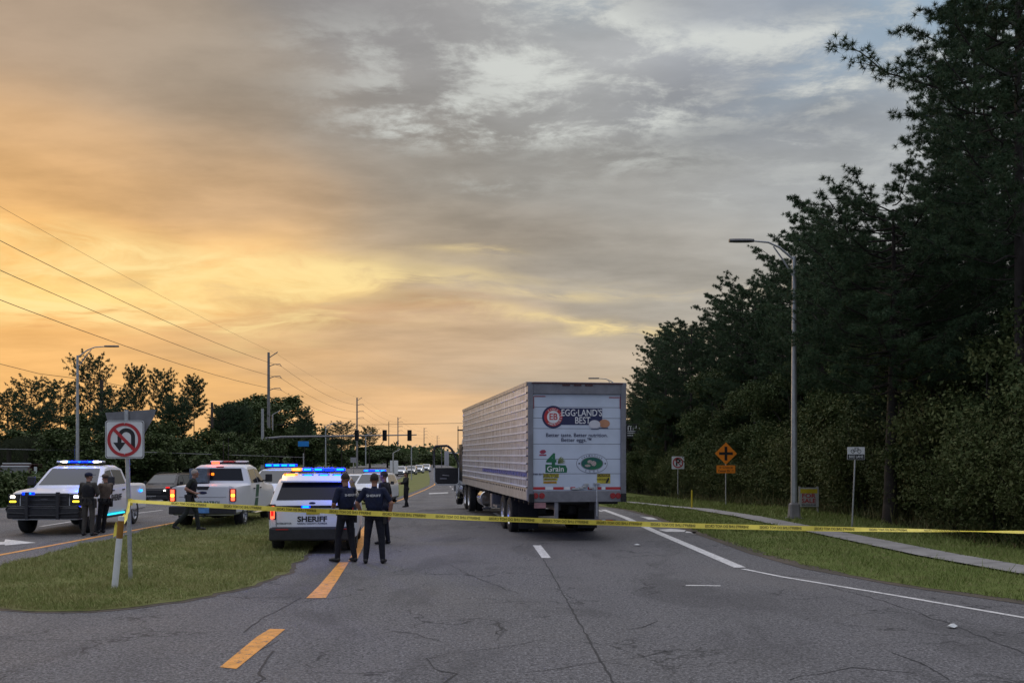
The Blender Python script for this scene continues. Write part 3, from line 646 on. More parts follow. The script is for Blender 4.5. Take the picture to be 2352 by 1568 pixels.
Mg1=grassblade('median_grass_blades',(.22,.25,.078),(.28,.28,.105),(.38,.33,.16)); Mg2=grassblade('verge_grass_blades',(.16,.215,.05),(.215,.25,.07),(.33,.255,.14)); Mg3=grassblade('weed_blades',(.07,.095,.03),(.11,.11,.04),(.20,.12,.06))
medp=[(x+(.05 if x>-7 else -.05),y) for x,y in med]
tag(blades('median_grass',med,230000,.07,.012,Mg1,1,(-11,-4,14.2,40),1.5,.03),'short olive green turf covering the median island','grass',kind='stuff')
vp=[(p[0]+.10,p[1]) for p in vg[3:-2]]+[(p[0],p[1]) for p in sw_in[::-1][1:-1]]
tag(blades('verge_grass',vp,190000,.085,.013,Mg2,2,(2.5,16,14,75),1.5),'green verge grass between the asphalt and the pavement','grass',kind='stuff')
vp2=[(p[0]-.08,p[1]) for p in sw_out[1:-1]]+[(11.4,75),(12.2,58),(12.4,45),(12.4,37),(12.0,30),(12.4,25),(13,21.5),(17,17.5)]
tag(blades('path_side_grass',vp2,90000,.13,.014,Mg2,3,(6,17.5,15,75),1.3),'brighter grass strip behind the pavement','grass',kind='stuff')
vp3=[(x-.5,y) for x,y in ((12.0,25),(13.2,21.5),(17.2,17.5))][::-1]+[(12.0,30),(12.2,37),(12.2,45),(12.0,58),(11.3,75),(14,75),(14.4,58),(14.4,45),(14.4,37),(14.5,30),(16,25),(20,19)]
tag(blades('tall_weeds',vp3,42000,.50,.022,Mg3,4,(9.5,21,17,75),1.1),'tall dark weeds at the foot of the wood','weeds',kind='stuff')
# ---------------------------------------------------------------- poles, lamps, wires
M_concp=mat('concrete_pole',(.20,.19,.19),.8,0,.12,3.)
M_woodp=mat('wooden_pole',(.06,.045,.038),.85,0,.25,3.)
M_wire=mat('cable',(.03,.028,.028),.7,0,0.,1.)
M_pole=mat('lamp_post_aluminium',(.40,.41,.42),.42,.45,.12,5.)
def lamp(px,y,side,label,H=9.2,arm=2.2,rz=0,poleR=.115):
    x=P(px,y); r=empty('street_lamp',(x,y,gz(y)),rz,label,'street lamp')
    mb=MB(); mb.tube([(0,0,.55),(0,0,H*.5),(0,0,H)],[poleR,poleR*.82,poleR*.6],16); mb.build('pole',M_pole,r,smooth=50)
    mb=MB(); q=.21
    rings=[[(sx*s_,sy*s_,z) for sx,sy in ((-1,-.7),(-.7,-1),(.7,-1),(1,-.7),(1,.7),(.7,1),(-.7,1),(-1,.7))] for s_,z in ((q,0),(q,.06),(q*.92,.1),(q*.78,.5),(q*.55,.56))]
    mb.loft(rings); mb.box(-.27,.27,-.27,.27,-.05,.04); mb.build('base',M_concp,r,smooth=30)
    mb=MB(); s=side
    mb.tube([(0,0,H-.12),(s*arm*.35,0,H+.32),(s*arm*.62,0,H+.50),(s*arm,0,H+.55)],[.045,.04,.035,.03],8)
    mb.tube([(0,0,H-.75),(s*arm*.25,0,H-.15),(s*arm*.5,0,H+.36)],[.03,.03,.025],8); mb.build('arm',M_pole,r,smooth=60)
    mb=MB(); mb.loft([[(s*(arm+t),sy*wd,H+.56+zz) for sy,zz in ((-1,-.01),(-.7,.05),(.7,.05),(1,-.01),(.8,-.05),(-.8,-.05))] for t,wd in ((-.05,.05),(.12,.14),(.55,.16),(.82,.10))]); mb.build('lamp_head',mat('lamp_head_grey',(.12,.12,.13),.5,.3,.1,5.),r,smooth=40)
    return r
lamp(1824,35.3,-1,'tall grey street lamp on the right verge beside the for sale sign',H=9.15,arm=1.45)
lamp(178,62,1,'grey street lamp rising behind the patrol pickup at far left',H=9.0,arm=1.7)
lamp(748,157,1,'small distant street lamp above the parked patrol cars',H=8.2,arm=2.0)
lamp(1420,82,-1,'street lamp whose arm shows just above the lorry roof',H=8.9,arm=1.6)
def upole(px,y,top,label,arms=True,rad=.24,m=None,group=None,nm='utility_pole',x=None):
    x=P(px,y) if x is None else x; H=Zp(top,y)-gz(y); r=empty(nm,(x,y,gz(y)),0,label,'utility pole',group)
    mb=MB(); mb.tube([(0,0,0),(0,0,H)],[rad*1.25,rad*.8],10); mb.build('pole',m or M_concp,r,smooth=60)
    if arms:
        for i,dz in enumerate((.1,1.9,3.8,5.7)):
            mb=MB(); L=1.8
            if i==0: mb.tube([(0,0,H-.9),(L*.8,0,H+.05)],.08,6)
            else: mb.tube([(0,0,H-dz-.35),(L*.5,0,H-dz+.0),(L,0,H-dz+.02)],.07,6); mb.tube([(L,0,H-dz+.05),(L+.25,0,H-dz-.35)],.05,5)
            mb.build('crossarm',m or M_concp,r)
    return r,H
UP=[(-33.,16,None,20.2),(None,160,809,0),(None,290,913,0),(None,440,958,0),(None,600,982,0),(None,800,1000,0)]
PX=[None,617,820,914,974,1004]; pts=[]
labs=['','tall concrete power pole nearest in the row of power poles','second concrete power pole behind the signal arm','third concrete power pole in the row right of the signal arm','fourth power pole in the row, left of the lorry door','fifth and farthest power pole just above the lorry door']
for i,(x,y,top,_) in enumerate(UP):
    if i==0:
        r,H=upole(0,y,0,'x') if False else (empty('utility_pole',(x,y,gz(y)),0,'concrete power pole standing left of the view carrying the cables','utility pole'),20.2)
        mb=MB(); mb.tube([(0,0,0),(0,0,H)],[.3,.2],10); mb.build('pole',M_concp,r); pts.append((x,y,H))
    else:
        r,H=upole(PX[i],y,top,labs[i],group='concrete power poles along the left side of the road'); pts.append((P(PX[i],y),y,H))
wl=['thin topmost','upper','middle','lowest']
for j,dz in enumerate((0.,1.9,3.8,5.7)):
    mb=MB()
    for (x0,y0,H0),(x1,y1,H1) in zip(pts,pts[1:]):
        n=14; q=[]
        for k in range(n+1):
            t=k/n; sag=(1.6 if j else .9)*4*t*(1-t); q.append((x0+(x1-x0)*t+(2.0 if j else 1.4),y0+(y1-y0)*t,gz(y0)*(1-t)+gz(y1)*t+H0*(1-t)+H1*t-dz-.3-sag))
        mb.tube(q,.024 if j else .012,4)
    tag(mb.build('power_cable',M_wire),wl[j]+' cable strung along the row of concrete power poles','cable')
mb=MB(); mb.tube([(P(620,160),160,Zp(975,160)),(P(850,170),170,Zp(975,170)),(P(1080,175),175,Zp(971,175)),(P(1500,180),180,Zp(955,180))],.03,4); tag(mb.build('crossing_cable',M_wire),'thin cable crossing the road above the signal arm','cable')
upole(487,108,924,'dark wooden pole at left behind the no U-turn sign',False,.16,M_woodp); upole(233,84,872,'dark wooden pole right of the left street lamp',False,.18,M_woodp); upole(1052,480,978,'thin far pole just left of the lorry body',False,.22,M_woodp); upole(893,420,968,'thin pole between the second and third power poles',False,.18,M_woodp)
mb=MB(); mb.tube([(P(-30,70),70,Zp(828,70)),(P(90,84),84,Zp(858,84)),(P(233,84),84,Zp(876,84)),(P(487,108),108,Zp(930,108))],.02,4); tag(mb.build('low_cable',M_wire),'sagging cable between the dark wooden poles at left','cable')
mb=MB(); mb.tube([(P(-30,66),66,Zp(1030,66)),(P(340,70),70,Zp(1038,70)),(P(700,100),100,Zp(1050,100))],.018,4); tag(mb.build('telephone_cable',mat('pale_cable',(.2,.2,.22),.6,0,0,1.)),'pale low cable in front of the left trees','cable')
# signal mast
y=104; x=P(603,y); r=empty('traffic_signal_mast',(x,y,gz(y)),0,'signal mast with long horizontal arm over the far junction','traffic signal')
mb=MB(); mb.tube([(0,0,0),(0,0,Zp(938,y)-gz(y))],[.2,.13],12); mb.build('pole',M_pole,r,smooth=60)
za=Zp(1001,y)-gz(y); mb=MB(); mb.tube([(0,0,za-.3),(2,0,za-.1),(P(957,y)-x,0,za+.12)],[.14,.12,.06],10); mb.build('mast_arm',M_signback,r,smooth=60)
for px in (820,884,941):
    dx_=P(px,y)-x; mb=MB(); mb.box(dx_-.22,dx_+.22,-.28,-.05,za-.5,za+.62); 
    h=mb.build('signal_head',M_black,r,bevel=.03)
    mb=MB()
    for k in (-.3,.05,.4): mb.tube([(dx_,-.28,za+k),(dx_,-.44,za+k)],[.14,.15],12,caps=False)
    mb.build('visor',M_plastic,h)
M_blues=mat('street_sign_blue',(.01,.22,.62),.45,0,.05,4.)
def post(r,x0,z0,z1,m=M_galv,w=.03,lean=0.): 
    mb=MB(); mb.tube([(x0,0,z0),(x0+lean,0,z1)],w,10); return mb.build('post',m,r,smooth=60)
y=98; x=P(697,y); r=empty('street_name_sign',(x,y,gz(y)),0,'small bright blue street name sign on a grey post','sign'); post(r,0,0,3.6,w=.05)
mb=MB(); mb.box(-.52,.52,-.03,.0,Zp(1025,y)-gz(y),Zp(1013,y)-gz(y)); mb.build('panel',M_blues,r,bevel=.01)
y=108; x=P(812,y); r=empty('roadside_board',(x,y,gz(y)),0,'small plain whitish board in front of the second power pole','sign'); post(r,0,0,2.7,w=.05)
mb=MB(); mb.box(-.32,.32,-.04,.0,Zp(1062,y)-gz(y),Zp(1050,y)-gz(y)); mb.build('panel',mat('grey_board',(.3,.3,.33),.5,0,.1,4.),r)
for px,y,zt,lab in ((626,118,952,'grey lamp pole immediately right of the tall concrete power pole'),(840,150,1000,'thin grey lamp pole right of the second power pole'),(945,150,1028,'thin grey pole near the far oncoming cars'),(903,125,1040,'short grey pole beside the far left-hand kerb')):
    x=P(px,y); r=empty('street_pole',(x,y,gz(y)),0,lab,'pole'); post(r,0,0,Zp(zt,y)-gz(y),w=.08)
    mb=MB(); mb.tube([(0,0,Zp(zt,y)-gz(y)),(.9,0,Zp(zt,y)-gz(y)+.5)],.04,5); mb.build('arm',M_galv,r)
y=150; x=P(905,y); r=empty('roadside_board',(x,y,gz(y)),0,'small white roadside board by the oncoming cars','sign'); post(r,0,0,2.,w=.06)
mb=MB(); mb.box(-.6,.6,-.05,.0,.9,2.9); mb.build('panel',M_signw,r)
# business sign behind the trailer
y=88; x=P(1450,y); r=empty('roadside_business_sign',(x,y,gz(y)),0,'black board with white letters half hidden behind the lorry right edge','sign')
post(r,-.6,0,2.2,M_black,.06); post(r,.6,0,2.2,M_black,.06)
z0=Zp(1006,y)-gz(y); z1=Zp(973,y)-gz(y); mb=MB(); mb.box(-1.3,.85,-.1,.1,z0,z1); mb.build('board',M_black,r,bevel=.02)
text('lettering','ITH (',.52,M_signw,r,T(-.35,-.105,z1-.38,90),.02,align='LEFT')
mb=MB()
for k,wd in ((.62,.7),(.78,.62),(.98,.5)): mb.box(-.35,-.35+wd,-.108,-.102,z1-k-.06,z1-k)
mb.build('small_lettering',M_signw,r)
def ring(mb,cx,cz,r0,r1,y,mi=0,n=40,a0=0,a1=6.2832,th=.004):
    k=n; v=[]
    for i in range(k+1):
        a=a0+(a1-a0)*i/k
        for rr in (r0,r1):
            for yy in (y,y-th): v.append((cx+rr*math.cos(a),yy,cz+rr*math.sin(a)))
    f=[]
    for i in range(k):
        a=i*4; b_=a+4; f+=[(a+1,b_+1,b_+3,a+3),(a,a+2,b_+2,b_),(a,b_,b_+1,a+1),(a+2,a+3,b_+3,b_+2)]
    mb.add(v,f,mi)
def plate(mb,x0,x1,z0,z1,y,th=.004,rad=.04,mi=0):
    q=[]
    for cx,cz,a0 in ((x1-rad,z1-rad,0),(x0+rad,z1-rad,90),(x0+rad,z0+rad,180),(x1-rad,z0+rad,270)):
        for k in range(5): a=R(a0+k*22.5); q.append((cx+rad*math.cos(a),cz+rad*math.sin(a)))
    mb.prism([(a,b_) for a,b_ in q],'y',y-th,y,mi)
# no U-turn sign with yield sign back behind it
gx,gy=G(300,1332); r=empty('no_u_turn_sign',(gx,gy,gz(gy)+.02),0,'no U-turn sign on a grey post on the grass median','sign')
k=gy/F; zz=lambda py: Zp(py,gy); xx=lambda px: P(px,gy)-gx
post(r,0,-.1,zz(944),M_galv,.038,xx(290))
mb=MB(); plate(mb,xx(245),xx(334),zz(1055),zz(968),-.06,rad=.05); pn=mb.build('panel',M_signw,r)
mb=MB(); c0=(xx(289),zz(1012)); s=.34
plate(mb,xx(245)+.012,xx(334)-.012,zz(1055)+.012,zz(968)-.012,-.0645,th=.002,rad=.04); 
mb.build('border',M_black,pn)
mb=MB(); plate(mb,xx(245)+.024,xx(334)-.024,zz(1055)+.024,zz(968)-.024,-.067,th=.002,rad=.035); mb.build('face',M_signw,pn)
mb=MB(); ax,az_=c0; yy=-.0695
ring(mb,ax+.035,az_+.05,.085,.155,yy,0,24,0,math.pi,.003)
mb.prism([(ax+.12,az_-.18),(ax+.19,az_-.18),(ax+.19,az_+.05),(ax+.12,az_+.05)],'y',yy-.003,yy)
mb.prism([(ax-.12,az_-.05),(ax-.05,az_-.05),(ax-.05,az_+.05),(ax-.12,az_+.05)],'y',yy-.003,yy)
mb.prism([(ax-.195,az_-.05),(ax-.085,az_-.20),(ax+.025,az_-.05)],'y',yy-.003,yy); mb.build('arrow',M_black,pn)
mb=MB(); ring(mb,ax,az_,.245,.30,-.073,0,48,th=.003)
c45=math.cos(R(-45)); mb.prism([(ax+a*c45-b_*c45*-1*0+ (b_*c45), az_-a*c45+b_*c45) for a,b_ in ((-.27,-.028),(.27,-.028),(.27,.028),(-.27,.028))],'y',-.0765,-.0735); mb.build('prohibition_ring',M_red,pn)
mb=MB(); tri=[(xx(240),zz(950)),(xx(357),zz(942)),(xx(351),zz(962)),(xx(306),zz(1040)),(xx(298),zz(1040)),(xx(246),zz(972))]
mb.prism([(a,b_) for a,b_ in tri],'y',.03,.034); mb.build('rear_sign_back',M_signback,r)
mb=MB()
for z_ in (zz(975),zz(1045)): mb.ell((xx(290),-.078,z_),(.012,.008,.012),8,5)
mb.build('bolt',M_galv,r)
SIGN=(gx,gy)
# leaning delineator
dx0,dy0=G(263,1355); r=empty('delineator_post',(dx0,dy0,.02),0,'leaning white delineator post with brown reflective band beside the no U-turn sign','marker post')
top=Vector((P(279,dy0)-dx0,0,Zp(1188,dy0))); 
def seg(a,b_,w0,w1,nm,m):
    p=top*a; q=top*b_; mb=MB(); mb.tube([tuple(p),tuple(q)],[w0,w1],10); mb.build(nm,m,r,smooth=60)
seg(0,.70,.052,.05,'post',M_signw); seg(.70,.94,.052,.052,'reflective_band',mat('brown_band',(.28,.13,.015),.5,0,.15,9.)); seg(.94,1.0,.046,.046,'cap',M_signw)
# right side signs
x,y=G(1557,1147); r=empty('no_parking_sign',(x,y,gz(y)),0,'small square no parking sign on a thin post','sign'); Hs=Zp(1048,y)-gz(y); s=(P(1572,y)-P(1543,y))/2; zc=Zp(1062,y)-gz(y)
post(r,0,0,Hs-.05,w=.028); mb=MB(); plate(mb,-s,s,zc-s,zc+s,-.035); pn=mb.build('panel',M_signw,r)
text('letter','P',s*1.5,M_black,pn,T(0,-.042,zc,90),.03); mb=MB(); ring(mb,0,zc,s*.66,s*.84,-.044); q=s*.66*.7071
mb.prism([(-q-.02,zc+q-.02),(-q+.02,zc+q+.02),(q+.02,zc-q+.02),(q-.02,zc-q-.02)],'y',-.048,-.045); mb.build('prohibition_ring',M_red,pn)
x,y=G(1667,1160); r=empty('junction_warning_sign',(x,y,gz(y)),0,'orange diamond crossroads warning sign with plate beneath','sign'); zc=Zp(1041,y)-gz(y); s=25.5/F*y
post(r,0,0,zc,w=.03); mb=MB(); mb.prism([(0,zc-s),(s,zc),(0,zc+s),(-s,zc)],'y',-.04,-.035); pn=mb.build('diamond_panel',M_orange,r)
mb=MB(); a=s*.62; b_=s*.12; mb.prism([(-b_,zc-a),(b_,zc-a),(b_,zc-b_),(a,zc-b_),(a,zc+b_),(b_,zc+b_),(b_,zc+a),(-b_,zc+a),(-b_,zc+b_),(-a,zc+b_),(-a,zc-b_),(-b_,zc-b_)],'y',-.046,-.042); mb.build('cross_symbol',M_black,pn)
z1=Zp(1068,y)-gz(y); z0=Zp(1086,y)-gz(y); w_=21.5/F*y; mb=MB(); plate(mb,-w_,w_,z0,z1,-.035); p2=mb.build('lower_plate',M_orange,r)
text('lettering','\u2190 Cross St',.15,M_black,p2,T(0,-.042,z0+(z1-z0)*.72,90),.012); text('lettering','Center Dr \u2192',.15,M_black,p2,T(0,-.042,z0+(z1-z0)*.28,90),.012)
x,y=G(1957,1211); r=empty('bike_lane_sign',(x,y,gz(y)),0,'white and black BIKE LANE sign on a slightly leaning post','sign'); kx=lambda px:P(px,y)-x; kz=lambda py:Zp(py,y)-gz(y)
post(r,0,0,kz(1030),w=.026,lean=kx(1965)); x0,x1,z0,z1=kx(1945),kx(1985),kz(1055),kz(1026); mb=MB(); plate(mb,x0,x1,z0,z1,-.04,rad=.02); pn=mb.build('panel',M_signw,r)
mb=MB(); plate(mb,x0+.01,x1-.01,z0+.01,z0+(z1-z0)*.42,-.0445,rad=.01); mb.build('black_band',M_black,pn); text('lettering','BIKE LANE',.115,M_signw,pn,T((x0+x1)/2,-.051,z0+(z1-z0)*.22,90),.012,squash=.82)
mb=MB(); cx=(x0+x1)/2; zb=z0+(z1-z0)*.66
for sx in (-.1,.1): ring(mb,cx+sx,zb,.045,.06,-.0445)
for a,b_ in (((-.1,0),(-.03,.09)),((-.03,.09),(.07,.09)),((.07,.09),(.1,0)),((-.03,.09),(.0,0)),((.0,0),(.07,.09)),((-.1,0),(0,0)),((-.03,.09),(-.04,.12)),((.07,.09),(.06,.12))): mb.tube([(cx+a[0],-.047,zb+a[1]),(cx+b_[0],-.047,zb+b_[1])],.006,5)
mb.build('bicycle_symbol',M_black,pn)
x,y=G(1589,1168); r=empty('marker_post',(x,y,gz(y)),0,'short thin yellow marker post on the right verge','marker post'); post(r,0,0,(41/F*y),M_yel,.035); mb=MB(); mb.tube([(0,0,41/F*y),(0,0,41/F*y+.05)],[.035,.01],8); mb.build('cap',M_yel,r)
y=40; x=P(1857,y); r=empty('for_sale_sign',(x,y,gz(y)),0,'white FOR SALE board with yellow top strip and red words','sign'); kx=lambda px:P(px,y)-x; kz=lambda py:Zp(py,y)-gz(y)
x0,x1,z0,z1=kx(1835),kx(1880),kz(1163),kz(1119)
for xq in (x0+.03,x1-.03): mb=MB(); mb.box(xq-.03,xq+.03,0,.05,0,z1+.04); mb.build('leg',mat('weathered_white_timber',(.30,.30,.29),.7,0,.15,6.),r)
mb=MB(); mb.box(x0,x1,-.02,-.002,z0,z1); pn=mb.build('board',mat('board_white',(.42,.42,.43),.5,0,.08,6.),r); hh=z1-z0
mb=MB(); mb.box(x0+.05,x1-.05,-.026,-.021,z0+hh*.70,z0+hh*.93); mb.build('yellow_strip',M_yel,pn)
text('lettering','FOR',.24,M_red,pn,T(0,-.027,z0+hh*.565,90),.018,squash=1.2); text('lettering','SALE',.24,M_red,pn,T(0,-.027,z0+hh*.30,90),.018,squash=1.1); text('phone_number','904-555-0144',.10,M_black,pn,T(0,-.027,z0+hh*.09,90),.015)
# ---------------------------------------------------------------- barrier tape
M_tape=mat('barrier_tape_yellow',(.88,.72,.10),.35,0,.10,5.)
M_tprint=mat('tape_print',(.09,.075,.012),.5,0,.05,3.)
A=Vector((SIGN[0]+.02,SIGN[1]-.05,Zp(1150,17.9))); B=Vector((P(2420,17.2),17.2,Zp(1223.5,17.2)))
tp_=empty('barrier_tape',(0,0,0),0,'yellow police tape stretched across the whole road from the sign post','barrier tape')
mb=MB(); N=140; prev=None; up=Vector((0,0,1)); rt=random.Random(3); ctrl=[]
def tcen(t):
    p=A.lerp(B,t); p=p.copy(); p.z-=.10*4*t*(1-t)*(1 if t<.6 else 1)-.0; p.y-=1.0*math.sin(math.pi*min(1,t*1.1))*.9; return p
# keep the photographed line: the belly of the tape bows towards the viewer
def tpx(t):
    px=300+(2420-300)*t; py=np.interp(px,[300,330,620,1060,1300,1600,1900,2352,2420],[1150,1152,1167.5,1188,1197,1207,1214,1221.5,1222.5]); y_=17.9-1.9*math.sin(math.pi*t)**.8; return Vector((P(px,y_),y_,Zp(py,y_)))
v=[];f=[]
for i in range(N+1):
    t=i/N; c=tpx(t); tw=(.25*math.sin(t*23)+.12*math.sin(t*57))+ (0 if t<.62 else min(1,(t-.62)/.3)*1.15); 
    if t<.1: tw+=(.1-t)*8
    h=.041; u=Vector((0,math.sin(tw),math.cos(tw))); v+=[c-u*h,c+u*h]
for i in range(N): f.append((2*i,2*i+1,2*i+3,2*i+2))
E_=tpx(1.); q_=Vector((12.3,17.3,.86)); n_=len(v); v+=[q_-Vector((0,0,.03)),q_+Vector((0,0,.03))]; f.append((n_-2,n_-1,n_+1,n_))
sp_=empty('wooden_stake',(12.35,17.3,0),0,'thin timber stake at the far right holding the end of the yellow tape','stake'); m2_=MB(); m2_.tube([(0,0,-.1),(0,0,1.0)],[.035,.03],8); m2_.tube([(0,0,1.0),(0,0,1.05)],[.03,.01],8); m2_.build('stake_shaft',M_woodp,sp_)
mb.add(v,f); tb=mb.build('tape_band',M_tape,tp_,fixn=False)
t=.035
while t<.90:
    c=tpx(t+.028); d=(tpx(t+.03)-tpx(t+.026)).normalized(); tt=t+.028; tw=.25*math.sin(tt*23)+.12*math.sin(tt*57)+(0 if tt<.62 else min(1,(tt-.62)/.3)*1.15)+(max(0,.1-tt)*8)
    u=Vector((0,math.sin(tw),math.cos(tw))); n=d.cross(u).normalized(); 
    MM=Matrix(((d.x,u.x,n.x,c.x),(d.y,u.y,n.y,c.y),(d.z,u.z,n.z,c.z),(0,0,0,1)))@Matrix.Translation((0,0,.003))
    text('tape_lettering',"SHERIFF'S LINE DO NOT CROSS",.060,M_tprint,tp_,MM,.012,mirror=True,depth=.001,squash=.86); t+=.0583
mb=MB()
for k,(a,b_) in enumerate((((285,1192),(299,1150)),((270,1225),(287,1180)),((277,1215),(297,1160)))):
    y_=17.85-.5*k*.3; p=Vector((P(a[0],y_-.6),y_-.6,Zp(a[1],y_-.6))); q=Vector((P(b_[0],y_),y_-.05,Zp(b_[1],y_))); mid=(p+q)/2+Vector((.02,0,-.03))
    mb.add([p+Vector((-.03,0,0)),p+Vector((.02,0,.02)),mid+Vector((.03,0,0)),mid-Vector((.02,0,.01)),q+Vector((.02,0,.02)),q-Vector((.02,0,.02))],[(0,1,2,3),(3,2,4,5)])
mb.add([(P(266,17.1),17.05,Zp(1205,17.1)),(P(272,17.1),17.0,Zp(1195,17.1)),(P(276,17.1),17.05,Zp(1225,17.1)),(P(265,17.1),17.0,Zp(1232,17.1))],[(0,1,2,3)])
mb.tube([(SIGN[0]-.01,SIGN[1],1.33),(SIGN[0]-.012,SIGN[1],1.45)],[.047,.045],10,caps=False); mb.build('tape_loop',M_tape,tp_,fixn=False)
# ---------------------------------------------------------------- vehicles
def boolean(o,cut,op='DIFFERENCE'):
    md=o.modifiers.new('b','BOOLEAN'); md.operation=op; md.object=cut; md.solver='EXACT'
    dg=bpy.context.evaluated_depsgraph_get(); me=bpy.data.meshes.new_from_object(o.evaluated_get(dg))
    o.modifiers.clear(); o.data=me; bpy.data.objects.remove(cut)
    me.polygons.foreach_set('use_smooth',[True]*len(me.polygons)); me.set_sharp_from_angle(angle=R(32))
def pane(name,pts,m,parent,th=.012,off=.004):
    p=[Vector(q) for q in pts]; n=(p[1]-p[0]).cross(p[2]-p[0]).normalized(); k=len(p)
    c=sum(p,Vector())/k
    if n.dot(c-Vector((0,c.y*.6,.6)))<0: n=-n
    v=[q+n*off for q in p]+[q-n*(th-off) for q in p]
    mb=MB(); mb.add(v,[tuple(range(k)),tuple(range(k,2*k))[::-1]]+[(i,k+i,k+(i+1)%k,(i+1)%k) for i in range(k)]); return mb.build(name,m,parent)
class Car:
    def __init__(s,name,label,loc,rz,prof,W,Wr,belt,roof,sill,axles,wr,paint,cat='car',group=None,trackw=.24,noseW=.9,hollow=None,cladding=True):
        s.r=empty(name,loc,rz,label,cat,group); s.prof=prof; s.W=W; s.Wr=Wr; s.belt=belt; s.roof=roof; s.paint=paint; s.sill=sill
        rings=[]; y0=prof[0][0]; y1=prof[-1][0]
        for y,t in prof:
            e=min(y-y0,y1-y); w=W*(noseW+(1-noseW)*min(1,max(0,e)/.35)**.6)
            if t<=belt+.03: up=[(w*.985,max(t-.12,sill+.2)),(w*.95,t-.04),(w*.84,t-.005)]
            else:
                a=s.xs(t-.07)*w/W; up=[(w*.985,belt),(a,t-.07),(a*.86,t-.012)]
            h=[(0,sill),(w*.90,sill),(w*.985,sill+.08),(w,(sill+belt)/2)]+up+[(0,t)]
            rings.append([(x,y,z) for x,z in h]+[(-x,y,z) for x,z in h[-2:0:-1]])
        mb=MB(); mb.loft(rings); s.body=mb.build('body',[paint,M_plastic],s.r,smooth=32)
        c=MB()
        for ya in axles:
            c.cyl((-W-.3,ya,wr+.01),(W+.3,ya,wr+.01),wr*1.17,n=28)
        if hollow: c.box(*hollow)
        co=c.build('cut',[M_plastic],None); boolean(s.body,co)
        me=s.body.data
        for sgn in (-1,1):
            for ya in axles:
                w=empty_child('wheel',s.r); x=sgn*(W-.03); d=-sgn
                mb=MB(); tw=trackw; mb.lathe_x([(0,wr*.62),(0,wr*.9),(d*.03,wr*.985),(d*.06,wr),(d*(tw-.05),wr),(d*(tw-.02),wr*.97),(d*tw,wr*.85),(d*tw,wr*.55)],x,ya,wr,30); tyre=mb.build('tyre',M_rubber,w,smooth=40)
                mb=MB(); mb.lathe_x([(d*.10,.0),(d*.04,.05),(d*.05,wr*.16),(d*.09,wr*.2),(d*.09,wr*.5),(d*.015,wr*.58),(d*.0,wr*.64)],x,ya,wr,20)
                for k in range(5):
                    a=k*1.2566; mb.tube([(x+d*.06,ya+wr*.15*math.cos(a),wr+wr*.15*math.sin(a)),(x+d*.035,ya+wr*.58*math.cos(a),wr+wr*.58*math.sin(a))],wr*.09,4)
                mb.build('rim',M_rim,w,smooth=40)
    def xs(s,z): return .985*s.W+(s.Wr-.985*s.W)*(z-s.belt)/(s.roof-.07-s.belt)
    def zt(s,y):
        for (a,za),(b_,zb) in zip(s.prof,s.prof[1:]):
            if a<=y<=b_: return za+(zb-za)*(y-a)/(b_-a)
        return s.prof[-1][1]
    def side(s,name,pts,m,off=.006):
        for sg in (-1,1): pane(name,[(sg*s.xs(z),y,z) for y,z in pts],m,s.r,.01,off)
    def slope(s,name,y0,y1,w0,w1,m,off=.006): return pane(name,[(-w0,y0,s.zt(y0)),(w0,y0,s.zt(y0)),(w1,y1,s.zt(y1)),(-w1,y1,s.zt(y1))],m,s.r,.01,off)
    def part(s,name,mb,m,**k): return mb.build(name,m,k.pop('parent',s.r),**k)
def empty_child(name,p):
    o=bpy.data.objects.new(name,None); COL.objects.link(o); o.parent=p; return o
def mirrors(c,y,z,w=.22,h=.18):
    for sg in (-1,1):
        mb=MB(); x=c.xs(z)*sg; mb.box(x,x+sg*.12,y-.03,y+.05,z-.03,z+.02); a=x+sg*.08; b2=a+sg*w*.85; mb.loft([[(min(a,b2),y+q,z-.05),(max(a,b2),y+q,z-.05),(max(a,b2),y+q,z-.05+h),(min(a,b2),y+q,z-.05+h)] for q in (-.05,.07)]); c.part('wing_mirror',mb,M_plastic,bevel=.03)
def plight(parent,loc,col,e,rad=.08):
    l=bpy.data.lights.new('lamp_glow','POINT'); l.energy=e; l.color=col; l.shadow_soft_size=rad; o=bpy.data.objects.new('lamp_glow',l); COL.objects.link(o); o.parent=parent; o.location=loc
def lightbar(c,y,z,w,mods,rear=True,h=.10,d=.28):
    mb=MB(); mb.box(-w,w,y-d/2+.02,y+d/2-.02,z,z+.035); bar=c.part('light_bar',mb,M_plastic,bevel=.01)
    mb=MB(); n=len(mods); step=2*w/n
    for k,(lens,core) in enumerate(mods):
        x0=-w+k*step+.015; x1=x0+step-.03
        mb=MB(); mb.box(x0,x1,y-d/2,y+d/2,z+.036,z+h); q=mb.build('lamp_lens',lens,bar,bevel=.02)
        if core:
            for sg in (-1,1):
                mb=MB(); mb.box(x0+.03,x1-.03,y+sg*d/2-.012,y+sg*d/2+.012,z+.05,z+h-.02); mb.build('lamp_core',core,q)
    return bar
def lampbox(c,name,x0,x1,y0,y1,z0,z1,m,core=None,bevel=.015):
    mb=MB(); mb.box(x0,x1,y0,y1,z0,z1); return c.part(name,mb,m,bevel=bevel)
SUV=[(-2.50,1.05),(-2.47,1.12),(-2.42,1.19),(-2.12,1.63),(-1.98,1.72),(-1.6,1.76),(-.6,1.775),(.2,1.75),(.42,1.71),(1.22,1.15),(1.35,1.11),(2.1,1.04),(2.40,.93),(2.50,.78)]
PU=[(-2.90,1.30),(-1.05,1.33),(-1.0,1.36),(-.86,1.85),(-.6,1.915),(.2,1.93),(.55,1.87),(1.32,1.31),(1.5,1.29),(2.5,1.24),(2.80,1.17),(2.88,1.0)]
